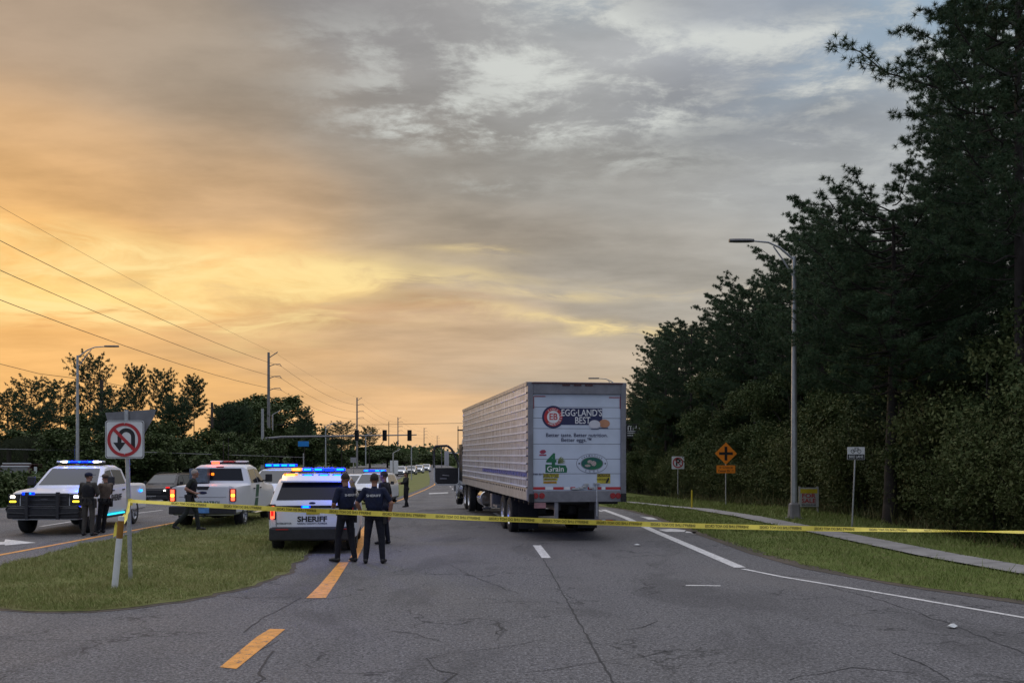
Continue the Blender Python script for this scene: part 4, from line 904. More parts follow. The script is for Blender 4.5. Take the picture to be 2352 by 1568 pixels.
def suv(name,label,loc,rz,paint,cat='patrol car',group=None,detail=True):
    c=Car(name,label,loc,rz,SUV,1.0,.76,1.08,1.775,.30,(-1.5,1.5),.375,paint,cat,group,noseW=.92)
    c.slope('rear_window',-2.405,-2.135,.80,.68,M_glass); c.slope('windscreen',.48,1.16,.68,.82,M_wglass)
    c.side('side_window',[(-1.98,1.16),(-1.05,1.13),(-1.05,1.62),(-1.72,1.60)],M_glass); c.side('side_window',[(-1.0,1.13),(-.06,1.13),(-.06,1.64),(-1.0,1.62)],M_glass); c.side('side_window',[(0,1.13),(.92,1.13),(.42,1.60),(0,1.64)],M_glass)
    mirrors(c,.80,1.17)
    mb=MB(); mb.box(-.95,.95,-2.56,-2.30,.30,.60); mb.box(-.97,.97,-1.0,1.0,.22,.38); c.part('lower_bumper',mb,M_plastic,bevel=.04)
    mb=MB(); mb.box(-.93,.93,2.25,2.56,.28,.52); c.part('front_bumper',mb,M_plastic,bevel=.04)
    mb=MB(); mb.box(-.58,.58,2.44,2.525,.58,.84); g=c.part('grille',mb,M_plastic,bevel=.03)
    mb=MB(); mb.box(-.18,.18,-2.585,-2.565,.36,.46); 
    mb=MB()
    for sg in (-1,1): mb.tube([(sg*.66,-1.7,1.79),(sg*.68,-.6,1.81),(sg*.66,.3,1.78)],.018,6)
    c.part('roof_rail',mb,M_plastic)
    return c
# --- sheriff SUV, seen from behind
x,y=-4.50,22.75
yc=y+2.5
th=R(7.0); cx,cy=x-math.sin(th)*2.5, y+math.cos(th)*2.5
c=suv('sheriff_suv','white sheriff SUV seen from behind with blue and amber roof lights',(cx,cy,.0),th,M_white)
mb=MB()
for sg in (-1,1):
    mb=MB(); mb.loft([[(sg*(.80+a),-2.52+b_,z) for a,b_ in ((0,0),(.17,.05),(.19,.22),(.02,.2))] for z in (.78,.96,1.12)]); t=c.part('tail_light',mb,M_plastic,bevel=.01)
    mb=MB(); mb.box(sg*.83,sg*.92,-2.54,-2.50,.80,1.08); mb.build('lamp',E_red if sg<0 else M_redoff,t,bevel=.01)
    mb=MB(); mb.box(sg*.845,sg*.905,-2.55,-2.535,.86,1.02); mb.build('lamp_core',E_red2,t)
    lampbox(c,'reflector',sg*.52,sg*.80,-2.575,-2.56,.545,.575,M_redoff,bevel=.004)
mb=MB(); mb.box(-.80,.80,-2.525,-2.49,1.035,1.09); c.part('trim_strip',mb,M_dark,bevel=.01)
lampbox(c,'warning_lamp',-.24,-.04,-2.56,-2.52,1.035,1.09,E_blue2); mb=MB(); mb.box(-.21,-.07,-2.572,-2.558,1.045,1.08); c.part('warning_lamp_core',mb,E_blue)
mb=MB(); mb.box(-.88,.88,-2.509,-2.502,.60,.61); mb.box(-.80,-.79,-2.509,-2.502,.62,.93); mb.box(.79,.80,-2.509,-2.502,.62,.93); c.part('tailgate_seam',mb,M_plastic)
text('lettering','SHERIFF',.165,M_black,c.r,T(.0,-2.506,.78,90),.034,squash=1.15); text('small_lettering','NASSAU COUNTY, FLORIDA',.052,M_black,c.r,T(.0,-2.506,.685,90),.012,squash=1.0); text('small_lettering','INTERCEPTOR',.05,M_black,c.r,T(-.62,-2.506,.69,90),.01)
mb=MB(); mb.box(-.16,.16,-2.512,-2.503,.935,.95); 
mb=MB(); mb.box(-.13,.17,-2.515,-2.503,.89,.95); c.part('number_plate',mb,M_yel)
mb=MB(); mb.ell((0,-2.465,1.14),(.075,.012,.03),14,8); c.part('badge',mb,M_navy,smooth=60)
mb=MB(); mb.loft([[(sx,-2.28+dy,1.60+dz) for sx,dy,dz in ((-.72,0,0),(.72,0,0),(.70,.26,.14),(-.70,.26,.14))],[(sx,-2.28+dy,1.64+dz) for sx,dy,dz in ((-.72,0,0),(.72,0,0),(.70,.26,.14),(-.70,.26,.14))]]); c.part('spoiler',mb,M_white,bevel=.015)
mb=MB(); mb.tube([(0,-2.40,1.15),(.10,-2.34,1.22),(.36,-2.315,1.25)],.012,5); c.part('wiper',mb,M_plastic)
lightbar(c,-.35,1.80,.66,[(E_amb2,E_amb),(E_blue2,E_blue),(E_blue2,E_blue),(E_blue2,None),(E_blue2,E_blue)],h=.11)
mb=MB(); mb.box(-.60,.60,-.9,-.86,1.66,1.70); 
lampbox(c,'amber_marker',-.67,-.36,-2.06,-1.98,1.715,1.80,E_amb2); lampbox(c,'amber_marker_core',-.62,-.42,-2.075,-2.055,1.735,1.785,E_amb)
for k,(a,b_) in enumerate(((-.26,.0),(.10,.36),(.42,.66))): lampbox(c,'rear_spoiler_lamp',a,b_,-2.06,-1.98,1.72,1.79,E_blue2); lampbox(c,'rear_spoiler_lamp_core',a+.04,b_-.04,-2.075,-2.055,1.735,1.775,E_blue)
plight(c.r,(0.2,-.35,2.3),(.01,.08,1),75); plight(c.r,(.80,-2.60,1.90),(.01,.06,1),34,.05); plight(c.r,(-.7,-1.9,2.0),(1,.45,.05),7,.05)
SUVX=c
# --- border patrol pickup, seen from behind
def pickup(name,label,loc,rz,paint,cat='pickup truck',group=None):
    c=Car(name,label,loc,rz,PU,1.01,.80,1.28,1.93,.42,(-1.70,1.98),.41,paint,cat,group,.27,noseW=.95,hollow=(-.80,.80,-2.83,-1.08,.85,2.2))
    c.slope('rear_window',-.985,-.875,.76,.66,M_glass); c.slope('windscreen',.62,1.26,.70,.84,M_wglass)
    c.side('side_window',[(-.80,1.33),(.10,1.33),(.10,1.78),(-.72,1.76)],M_glass); c.side('side_window',[(.16,1.33),(1.08,1.33),(.58,1.74),(.16,1.78)],M_glass)
    mirrors(c,1.0,1.38,.26,.26)
    return c
px_rear=-9.25
th=R(2.0)
c=pickup('patrol_pickup','white patrol pickup seen from behind with green stripe and lit tail lights',(px_rear-math.sin(th)*2.9,30.25+2.9,.0),th,M_white)
M_green=mat('stripe_green',(.02,.10,.06),.4,0,.1,4.)
for sg in (-1,1):
    lampbox(c,'tail_light',sg*.80,sg*.985,-2.955,-2.86,.84,1.22,M_redoff)
    for z0,z1,m in ((.86,.96,E_red),(.975,1.06,E_amb),(1.075,1.19,E_red)): lampbox(c,'tail_light_lamp',sg*.84,sg*.95,-2.968,-2.95,z0,z1,m,bevel=.01)
mb=MB(); mb.box(-.78,.78,-2.955,-2.89,.72,1.29); tg=c.part('tailgate',mb,M_white,bevel=.02)
mb=MB(); mb.box(-.70,.70,-2.962,-2.95,.965,.98); mb.build('crease',mat('seam_grey',(.3,.3,.32),.5,0,.05,4.),tg)
mb=MB(); mb.prism([(-.20,1.29),(.20,1.29),(.15,1.19),(-.15,1.19)],'y',-2.968,-2.95); mb.build('handle',M_plastic,tg)
mb=MB(); mb.ell((.0,-2.958,1.10),(.13,.012,.045),16,8); mb.build('oval_badge',M_navy,tg,smooth=60)
text('lettering','BORDER PATROL',.125,M_green,tg,T(.0,-2.960,.80,90),.022,squash=1.1)
mb=MB(); mb.box(-.98,.98,-3.06,-2.86,.46,.70); bp=c.part('rear_bumper',mb,M_plastic,bevel=.03)
mb=MB(); mb.box(-.10,.22,-3.072,-3.058,.50,.66); mb.build('number_plate',mat('plate_blue',(.12,.30,.62),.4,0,.25,9.),bp)
mb=MB(); mb.tube([(.05,-3.05,.40),(.05,-2.6,.42)],.04,8); mb.box(-.5,.6,-2.5,1.5,.36,.46); c.part('chassis',mb,M_plastic)
for sg in (-1,1):
    pane('door_stripe',[(sg*1.012,-.55,.50),(sg*1.012,-.10,.50),(sg*1.0,.25,1.27),(sg*1.0,-.20,1.27)],M_green,c.r,.006,.003)
    mb=MB()
    for yy in (-.62,.30): mb.box(sg*1.0,sg*1.03,yy,yy+.16,1.14,1.175)
    c.part('door_handle',mb,M_plastic)
    mb=MB(); mb.tube([(sg*1.02,-.9,.42),(sg*1.05,-.7,.38),(sg*1.05,1.1,.38),(sg*1.02,1.3,.42)],.04,8); c.part('side_step',mb,M_chrome)
lightbar(c,.35,1.95,.62,[(M_signw,None),(M_redoff,None),(M_signw,None)],h=.09)
lampbox(c,'red_beacon',-.34,-.12,-.62,-.50,1.93,2.02,E_red); plight(c.r,(-.22,-.75,2.1),(1,.05,.03),6,.05); lampbox(c,'rear_deck_lamp',-.42,-.30,-1.0,-.96,1.58,1.66,E_red2); lampbox(c,'rear_deck_lamp',-.26,-.17,-1.0,-.96,1.58,1.66,E_amb2)
mb=MB(); mb.box(-.86,-.30,-1.3,-1.0,1.36,1.80); c.part('bed_rack',mb,mat('mesh_rack',(.09,.11,.13),.5,.3,.3,14.))
mb=MB(); mb.tube([(-.12,0.0,1.93),(-.12,0.,2.7)],.006,4); mb.tube([(.02,.1,1.93),(.02,.1,2.8)],.006,4); c.part('aerial',mb,M_plastic)
mb=MB(); mb.box(-.12,.12,-.915,-.89,1.83,1.865); c.part('high_brake_light',mb,M_redoff)
# --- sheriff pickup facing the camera
th=R(180+2.5)
c=pickup('sheriff_pickup','white sheriff pickup facing the camera with push bar, lit roof bar and headlights',(-13.05-.08,31.0,.0),th,M_white)
mb=MB(); mb.box(-.66,.66,2.80,2.915,.78,1.16); g=c.part('grille',mb,M_plastic,bevel=.03)
mb=MB(); 
for z in (.86,.97,1.08): mb.box(-.6,.6,2.916,2.93,z-.012,z+.012)
mb.ell((0,2.93,.98),(.11,.012,.04),12,7); mb.build('grille_bars',mat('grille_grey',(.08,.08,.09),.4,.5,.1,5.),g)
mb=MB(); mb.box(-1.0,1.0,2.72,3.02,.46,.76); c.part('front_bumper',mb,M_plastic,bevel=.05)
mb=MB(); mb.box(-.99,.99,2.80,2.935,.745,.785); c.part('bumper_trim',mb,M_chrome,bevel=.01)
mb=MB()
for sg in (-1,1): mb.box(sg*.42-.04,sg*.42+.04,2.98,3.10,.45,1.20)
for z in (.55,.80,1.10): mb.tube([(-.42,3.05,z),(.42,3.05,z)],.03,8)
for sg in (-1,1): mb.tube([(sg*.42,3.05,.80),(sg*.95,3.03,.80),(sg*1.04,2.92,.72),(sg*.95,3.03,.62),(sg*.42,3.05,.60)],.028,8)
c.part('push_bar',mb,M_plastic,bevel=.01)
for sg in (-1,1):
    lampbox(c,'headlight',sg*.69,sg*.985,2.74,2.915,.82,1.14,M_plastic)
    lampbox(c,'headlight_lamp',sg*.80,sg*.93,2.90,2.93,1.03,1.10,E_white); lampbox(c,'indicator_lamp',sg*.77,sg*.95,2.90,2.93,.91,.96,E_yel)
    mb=MB()
    for yy in (-.62,.30): mb.box(sg*1.0,sg*1.03,yy,yy+.16,1.14,1.175)
    c.part('door_handle',mb,M_plastic); mb=MB(); mb.box(sg*.94,sg*1.08,-.9,1.2,.36,.42); st=c.part('side_step',mb,M_plastic)
    mb=MB(); mb.box(sg*1.0,sg*1.03,-.6,1.1,.425,.47); mb.build('step_light',E_cyan,st)
    lampbox(c,'wheel_arch_lamp',sg*1.0,sg*1.03,-2.35,-2.15,1.02,1.10,E_blue)
mb=MB(); mb.box(.30,.62,2.93,2.98,1.12,1.17)
lampbox(c,'grille_lamp',.26,.60,2.90,2.96,1.12,1.20,E_blue2); lampbox(c,'grille_lamp_core',.34,.52,2.955,2.97,1.14,1.18,E_blue); lampbox(c,'grille_lamp_side',-.98,-.90,2.86,2.93,.72,.80,E_blue2)
lightbar(c,.25,1.96,.70,[(M_signw,E_white),(E_white,None),(E_blue2,E_blue),(E_blue2,None),(E_blue2,E_blue),(E_blue2,None),(E_blue2,E_blue),(E_white,None),(M_signw,None)],h=.09)
mb=MB(); mb.tube([(.4,-.3,1.93),(.4,-.3,2.5)],.006,4); c.part('aerial',mb,M_plastic)
MM=T(-1.022,.25,1.0,90,0,-90)
text('lettering','SHERIFF',.26,M_black,c.r,T(-1.018,.1,.93,90,0,-90),.03); text('lettering','SHERIFF',.26,M_black,c.r,T(1.018,.1,.93,90,0,90),.03)
plight(c.r,(0,.25,2.45),(.01,.1,1),55)
mb=MB(); mb.box(-.6,.6,-2.5,1.5,.38,.48); c.part('chassis',mb,M_plastic)
# --- other patrol vehicles in the background
def front_lights(c,core=E_white,z=.80,w=.12):
    for sg in (-1,1):
        hl=lampbox(c,'headlight',sg*.66,sg*.93,2.30,2.47,z-.07,z+.07,M_plastic); lampbox(c,'headlight_lamp',sg*.72,sg*(.72+w),2.46,2.50,z-.05,z+.05,core,bevel=.02)
M_navyp=mat('navy_paint',(.015,.02,.05),.25,0,.1,3.,coat=.6); M_silver=mat('silver_paint',(.35,.36,.38),.3,.4,.1,3.,coat=.5)
def bgsuv(px,y,paint,label,rz=180,lens=True,dx_=0,front=True,name='patrol_suv',bar=None,cat='patrol car'):
    c=suv(name,label,(P(px,y)+dx_,y,gz(y)),R(rz),paint,cat)
    if front: front_lights(c)
    if bar: lightbar(c,.1,1.80,.64,bar,h=.14)
    return c
BB=[(E_blue2,E_blue)]*4
c=bgsuv(388,62,M_dark,'black patrol SUV with lit headlights on the opposite carriageway',177,bar=None); c.r.rotation_euler=(0,0,R(176)); mb=MB(); mb.box(-.28,.28,2.545,2.56,.38,.50); c.part('number_plate',mb,M_signw)
lampbox(c,'corner_lamp',-.98,-.80,2.2,2.4,.94,1.02,E_red2)
c=bgsuv(648,41,M_white,'white patrol SUV facing the camera behind the patrol pickup with a blue roof bar',176,bar=BB)
c=bgsuv(730,52,M_navyp,'dark patrol SUV mostly hidden behind the sheriff SUV roof',178,bar=[(E_blue2,None)]*3)
c=bgsuv(862,58,M_white,'white patrol SUV facing the camera behind the two officers with blue roof lights',177,bar=[(E_blue2,E_blue),(E_blue2,E_blue),(E_blue2,None),(E_blue2,E_blue)])
c=bgsuv(812,72,M_white,'white SUV with one bright headlight behind the sheriff SUV',178,name='white_suv',cat='car')
GC='oncoming vehicles far down the left carriageway'
for px,y,m,lab in ((921,182,M_white,'leftmost white oncoming pickup-sized car with headlights on by the median'),(945,196,M_silver,'silver oncoming car second from left with headlights on'),(962,212,M_white,'white oncoming car third from left with headlights on'),(979,232,M_white,'rightmost small white oncoming car with headlights on')):
    c=suv('oncoming_car',lab,(P(px,y),y,gz(y)),R(180),m,'car',GC); front_lights(c)
# --- recovery truck cab far left
y=68; x=P(50,y); r=empty('recovery_truck',(x,y,gz(y)),R(180),'dark truck with red and white cab front half hidden by the hedge at far left','truck')
mb=MB(); rings=[[(-1.1,yy,.7),(1.1,yy,.7),(1.1,yy,1.7),(.98,yy,zt_),(-.98,yy,zt_),(-1.1,yy,1.7)] for yy,zt_ in ((-1.2,2.45),(.6,2.5),(.9,2.3),(1.2,1.7))]; mb.loft(rings); mb.build('cab',mat('dull_maroon',(.045,.012,.012),.4,0,.1,3.),r,bevel=.03)
pane('windscreen',[(-.85,.93,2.25),(.85,.93,2.25),(.95,1.19,1.75),(-.95,1.19,1.75)],M_wglass,r,.02,.01)
mb=MB(); mb.box(-.95,.95,.62,.72,2.50,2.56); mb.box(-.95,.95,.85,.95,2.30,2.38); mb.build('white_band',M_signw,r)
mb=MB(); mb.box(-.9,.9,1.2,1.9,.6,1.6); mb.build('bonnet',M_white,r,bevel=.08)
mb=MB()
for sx in (-1.3,1.3): mb.box(sx-.1,sx+.1,.7,.8,1.6,2.3)
mb.build('wing_mirror',M_chrome,r)
mb=MB(); mb.box(-.9,.9,-4,-1.3,.8,1.1); mb.tube([(0,-1.5,1.2),(0,-4,2.6)],.15,8); mb.build('recovery_deck',M_dark,r)
for sx in (-1.0,1.0):
    for yy in (1.1,-3.2): mb=MB(); mb.cyl((sx-.13,yy,.45),(sx+.13,yy,.45),.45); mb.build('wheel',M_rubber,r)
# ---------------------------------------------------------------- articulated lorry
th=R(8.7); r=empty('articulated_lorry',(.41,25.95,0),th,'white refrigerated lorry seen from behind with its left cab door open','lorry')
Wd=2.6; L=16.15; ZB=1.03; ZT=4.11
mb=MB(); mb.box(.03,Wd-.03,.06,L,ZB+.12,ZT-.05); mb.build('trailer_body',M_steel,r)
# left side skin: horizontally ribbed polished sheets, left side at x=0
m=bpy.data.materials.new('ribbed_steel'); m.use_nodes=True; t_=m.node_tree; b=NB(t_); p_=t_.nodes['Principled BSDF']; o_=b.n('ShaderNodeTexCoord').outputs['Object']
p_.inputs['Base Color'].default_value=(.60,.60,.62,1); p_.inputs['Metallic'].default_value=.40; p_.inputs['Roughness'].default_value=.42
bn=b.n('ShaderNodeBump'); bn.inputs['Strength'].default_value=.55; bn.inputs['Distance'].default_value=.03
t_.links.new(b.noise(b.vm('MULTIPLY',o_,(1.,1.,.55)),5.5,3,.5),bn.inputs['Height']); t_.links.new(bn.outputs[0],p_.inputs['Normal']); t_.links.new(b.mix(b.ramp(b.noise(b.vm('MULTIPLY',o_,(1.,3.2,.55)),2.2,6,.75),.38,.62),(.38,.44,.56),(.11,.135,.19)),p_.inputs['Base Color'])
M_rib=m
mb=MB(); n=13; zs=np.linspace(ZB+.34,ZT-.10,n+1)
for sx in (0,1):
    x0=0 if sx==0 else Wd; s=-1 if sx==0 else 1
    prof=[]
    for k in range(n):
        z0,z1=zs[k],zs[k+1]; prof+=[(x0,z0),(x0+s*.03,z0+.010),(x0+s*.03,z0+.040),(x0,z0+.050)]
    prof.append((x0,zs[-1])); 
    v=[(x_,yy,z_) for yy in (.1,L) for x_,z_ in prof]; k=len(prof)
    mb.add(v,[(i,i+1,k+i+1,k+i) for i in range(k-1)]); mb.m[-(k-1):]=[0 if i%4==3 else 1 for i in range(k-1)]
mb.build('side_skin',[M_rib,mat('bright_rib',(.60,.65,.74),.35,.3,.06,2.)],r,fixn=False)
mb=MB(); mb.box(-.022,.03,.08,L,ZB+.02,ZB+.33); mb.box(Wd-.03,Wd+.022,.08,L,ZB+.02,ZB+.33); mb.build('side_rail',mat('rail_steel',(.42,.43,.45),.38,.7,.12,3.),r,bevel=.008)
mb=MB()
for k in range(44): mb.box(-.034,-.023,.3+k*.36,.3+k*.36+.09,ZB+.25,ZB+.31,0)
mb.build('rail_rivets',M_plastic,r)
mb=MB(); mb.box(-.03,.10,.08,L,ZT-.10,ZT); mb.box(Wd-.10,Wd+.03,.08,L,ZT-.10,ZT); mb.box(.0,Wd,.06,L,ZT-.03,ZT-.005); mb.build('roof_rail',mat('roof_grey',(.25,.25,.26),.5,.5,.1,3.),r)
mb=MB()
mb.box(-.012,.0,.2,9.5,1.660,1.774)
mb.build('blue_stripe',mat('livery_blue',(.02,.05,.30),.3,.3,.15,2.),r)
pnl=MB(); pnl.loft([[(-.02,L,1.35),(Wd+.02,L,1.35),(Wd+.02,L,ZT-.2),(-.02,L,ZT-.2)],[(.25,L+.6,1.5),(Wd-.25,L+.6,1.5),(Wd-.25,L+.6,ZT-.35),(.25,L+.6,ZT-.35)]]); pnl.build('front_fairing',M_white,r,bevel=.08)
# rear frame, door
M_frame=mat('frame_steel',(.20,.20,.22),.45,.5,.15,3.)
mb=MB(); mb.box(0,.14,0,.1,ZB-.0,ZT-.002); mb.box(Wd-.14,Wd,0,.1,ZB,ZT-.002); mb.box(.14,Wd-.14,0,.1,ZT-.31,ZT); mb.box(.14,Wd-.14,-.02,.3,ZB-.02,ZB+.27); fr=mb.build('rear_frame',M_frame,r,bevel=.012)
mb=MB(); mb.box(.10,Wd-.10,-.035,-.002,ZT-.05,ZT-.02); mb.box(.9,1.1,-.02,.0,ZT-.10,ZT-.06); mb.box(1.2,1.4,-.02,.0,ZT-.10,ZT-.06); mb.box(1.5,1.7,-.02,.0,ZT-.10,ZT-.06); mb.build('marker_lights',mat('dark_red_lens',(.06,.01,.01),.3,0,.1,4.),fr)
dz0=ZB+.27; dz1=ZT-.31; mb=MB(); pz=[dz1-.43-.41*0,]
seams=[dz1,3.46,3.18,2.91,2.51,2.12,1.74,dz0]
M_door=mat('door_white',(.50,.56,.66),.5,0,.07,1.2)
for a,b_ in zip(seams,seams[1:]): mb.box(.142,Wd-.142,.055,.09,b_+.007,a-.007)
dr=mb.build('roller_door',M_door,r)
mb=MB(); mb.box(.143,Wd-.143,.0565,.095,dz0+.001,dz1-.001); mb.build('door_seams',mat('seam_dark',(.13,.14,.17),.8,0,.1,3.),dr)
def dc(px,py):   # photo -> trailer rear plane (u,z)
    t=(px-1213)/(1441.5-1213); u=t*Wd; sc=1.0+ -.012*t; return u, 2.22+(1045-py)/(89.4*sc)
def DM(px,py,off=.0): u,z=dc(px,py); return T(u,.052-off,z,90)
def dbox(mb,x0,x1,y0,y1,off=.003,th=.003,mi=0):
    a=dc(x0,y1); b_=dc(x1,y0); mb.box(a[0],b_[0],.054-off-th,.054-off,a[1],b_[1],mi)
def dell(mb,cx,cy,rx,ry,off,n=36,M=None):
    u,z=dc(cx,cy); s=1/89.; mb.prism([(u+rx*s*math.cos(2*math.pi*k/n),z+ry*s*math.sin(2*math.pi*k/n)) for k in range(n)],'y',.054-off-.002,.054-off)
logo=MB(); dell(logo,1272,957,26,26,.002); dbox(logo,1278,1386,937,975,.002); l1=logo.build('logo_backing',M_navy,dr,bevel=.003)
mb=MB(); dell(mb,1272,957,21.5,21.5,.005); mb.build('logo_red_ring',M_red,l1)
mb=MB(); dell(mb,1272,957,14.5,14.5,.008); mb.build('logo_centre',M_signw,l1)
text('logo_initials','EB',.235,M_red,l1,DM(1272,957,.0085),.02,squash=.9)
for w_,r0,a0,sg in (('SINCE 1992',17.8,128,-1),('AMERICA',17.8,-125,1)):
    for k,ch in enumerate(w_):
        if ch==' ': continue
        a=R(a0+sg*k*(17 if sg<0 else 16)); u,z=dc(1272,957); rr=r0/89.
        text('ring_letter',ch,.07,M_signw,l1,Matrix.Translation((u+rr*math.cos(a),.0445,z+rr*math.sin(a)))@Matrix.Rotation(-(a-math.pi/2) if sg<0 else -(a+math.pi/2),4,'Y')@Matrix.Rotation(R(90),4,'X'),.01)
text('logo_words',"EGG\u00b7LAND'S",.245,M_signw,l1,DM(1338,948,.004),.008,squash=.80); text('logo_words','BEST',.245,M_signw,l1,DM(1340,965.5,.004),.008,squash=.80)
mb=MB(); dell(mb,1368,974,13.5,10,.010); mb.build('white_egg_print',mat('egg_white',(.55,.55,.60),.5,0,.06,4.),l1)
mb=MB(); dell(mb,1391,972,13.,9.5,.0075); mb.build('brown_egg_print',mat('egg_brown',(.42,.20,.11),.5,0,.12,4.),l1)
mb=MB(); dbox(mb,1360,1378,983,985,.012); dbox(mb,1378,1400,981.5,983,.012); mb.build('egg_underline',M_navy,l1)
text('slogan','Better taste. Better nutrition.',.135,M_navy,dr,DM(1327,999,.003),.008,squash=1.02); text('slogan','Better eggs.\u2122',.135,M_navy,dr,DM(1326,1010,.003),.008,squash=1.05)
M_gr=mat('logo_green',(.008,.12,.05),.45,0,.2,4.)
mb=MB(); u0,z0_=dc(1254,1085); s=1/89.
mb.prism([(u0,z0_),(u0+50*s,z0_),(u0+51*s,z0_+9*s),(u0+47*s,z0_+17*s),(u0,z0_+19*s)],'y',.048,.051); mb.build('grain_band',M_gr,dr)
text('logo_numeral','4',.44,M_gr,dr,DM(1268,1057,.004),.035,squash=1.15); text('logo_words','Grain',.20,M_signw,dr,DM(1277,1077,.0065),.012)
mb=MB(); M_wh=mat('grain_stalks',(.18,.22,.10),.6,0,.2,4.)
for k,a in enumerate((78,62,46,30,14)):
    u,z=dc(1283,1064); A_=R(a); L_=(18-k*.2)*s; q=[(u+L_*t*math.cos(A_)+L_*.25*t*t*math.sin(A_)*1,z+L_*t*math.sin(A_)-.1*L_*t*t) for t in (0,.25,.5,.75,1)]; wd=[.004,.02,.024,.016,.002]
    mb.prism([(a_[0]-w_,a_[1]+w_*.6) for a_,w_ in zip(q,wd)]+[(a_[0]+w_,a_[1]-w_*.6) for a_,w_ in list(zip(q,wd))[::-1]],'y',.047,.050)
mb.build('grain_stalks_print',M_wh,dr)
mb=MB(); dell(mb,1362,1064,37,23,.002); o1=mb.build('oval_badge_border',mat('badge_grey',(.16,.17,.22),.5,0,.1,4.),dr)
mb=MB(); dell(mb,1362,1064,35.8,21.8,.005); mb.build('oval_badge_face',M_door,o1)
mb=MB(); dell(mb,1362,1064,27,15.5,.007); mb.build('oval_badge_inner_border',mat('badge_grey2',(.2,.21,.25),.5,0,.1,4.),o1)
mb=MB(); dell(mb,1362,1064,25,14,.009); o2=mb.build('oval_badge_field',mat('badge_teal',(.01,.16,.17),.5,0,.5,7.,c2=(.01,.14,.05)),o1)
mb=MB()
for cx_,cy_,rx_,ry_ in ((1357,1060,6,4),(1366,1064,6,6),(1352,1069,7,3)): dell(mb,cx_,cy_,rx_,ry_,.011+cx_*1e-6)
mb.build('badge_picture',mat('badge_picture',(.36,.30,.28),.6,0,.4,30.),o2)
for w_,r0,r1,a0,sg in (('FARMHOUSE',31,18.3,138,-1),('EGGS',31,18.3,-118,1)):
    for k,ch in enumerate(w_):
        a=R(a0+sg*k*(12 if sg<0 else 18)); u,z=dc(1362,1064)
        text('badge_letter',ch,.062,M_navy,o1,Matrix.Translation((u+r0*s*math.cos(a),.0435,z+r1*s*math.sin(a)))@Matrix.Rotation(-(a-math.pi/2)*.7 if sg<0 else -(a+math.pi/2)*.7,4,'Y')@Matrix.Rotation(R(90),4,'X'),.008)
mb=MB(); dell(mb,1332,1064,1.8,1.8,.008); dell(mb,1393,1064,1.8,1.8,.008); mb.build('badge_dot',M_black,o1)
mb=MB(); u,z=dc(1248,1037); mb.prism([(u-.09,z),(u-.03,z+.05),(u+.05,z+.05),(u+.09,z),(u+.03,z-.05),(u-.05,z-.05)],'y',.047,.051); dbox(mb,1240,1256,1043,1046); mb.build('red_maker_mark',mat('maker_red',(.30,.03,.07),.5,0,.2,8.),dr)
mb=MB(); dbox(mb,1249,1285,1087,1096); dbox(mb,1249,1282,1097.5,1103); dbox(mb,1249,1280,1104.5,1110); y1_=mb.build('yellow_notice',mat('notice_yellow',(.45,.38,.03),.5,0,.2,9.),dr)
text('notice_text','THIS VEHICLE',.065,M_black,y1_,DM(1267,1089.5,.0065),.01); text('notice_text','STOPS AT ALL',.065,M_black,y1_,DM(1266,1094.5,.0065),.01); text('notice_text','RAILROAD',.06,M_black,y1_,DM(1265,1100,.0065),.01); text('notice_text','CROSSINGS',.06,M_red,y1_,DM(1264,1107.3,.0065),.01); text('stencil','TAR 3017',.07,M_navy,dr,DM(1238,1089,.003),.008)
mb=MB(); dbox(mb,1374,1405,1088,1110); y2_=mb.build('yellow_notice',MATS['notice_yellow'],dr); mb=MB(); dbox(mb,1375,1404,1088.5,1094.5,.0065); u,z=dc(1398,1103); mb.prism([(u-.05,z-.06),(u+.02,z+.08),(u+.06,z+.05),(u+.0,z-.07)],'y',.044,.047); mb.build('notice_black',M_black,y2_); text('notice_text','CAUTION',.065,M_yel,y2_,DM(1389.5,1091.6,.010),.01); text('notice_text','WIDE TURN',.05,M_black,y2_,DM(1385,1101,.0065),.01)
mb=MB()
for a,b_ in ((1224,1253),(1272,1296),(1312,1323),(1352,1362),(1374,1384),(1394,1440)): dbox(mb,a,min(b_,1429),1118,1124,.006)
mb.build('red_reflective_tape',M_red,dr)
mb=MB()
for a,b_ in ((1254,1271),(1298,1310),(1364,1373),(1385,1393)): dbox(mb,a,b_,1118,1124,.006)
mb.build('white_reflective_tape',M_signw,dr)
mb=MB()
for a,b_,c_ in (((1228,1254,908.5)),((1402,1426,911))): dbox(mb,a,b_,c_,c_+2.2,.004)
dbox(mb,1226,1228,910,938,.004); dbox(mb,1427,1429,910,938,.004); mb.build('red_corner_tape',mat('faded_red',(.30,.08,.10),.5,0,.2,8.),dr)
mb=MB()
for px_,py_,a in ((1327,1122,0),(1336,1120,35),(1344,1117,60),(1348,1112,70),(1360,1120,-10),(1319,1122,10)):
    u,z=dc(px_,py_); mb.box(u-.06,u+.06,-.01,.045,z-.025,z+.025,0)
mb.tube([(dc(1372,1114)[0],.0,dc(1372,1114)[1]),(dc(1372,1185)[0],-.03,dc(1372,1185)[1])],.022,8); mb.box(dc(1366,0)[0],dc(1380,0)[0],-.01,.05,dc(0,1117)[1],dc(0,1113)[1]); mb.build('door_latch',M_galv,dr,bevel=.005)
for px_ in (1229.5,1244.5,1409,1421.5):
    u,z=dc(px_,1138); mb=MB(); mb.cyl((u,-.05,z),(u,-.02,z),.075,n=20); q=mb.build('tail_light',M_redoff,r,smooth=40)
    mb=MB(); mb.cyl((u,-.058,z),(u,-.05,z),.05,n=16); mb.build('lens',mat('lens_red',(.28,.01,.015),.25,0,.1,20.,coat=.5),q)
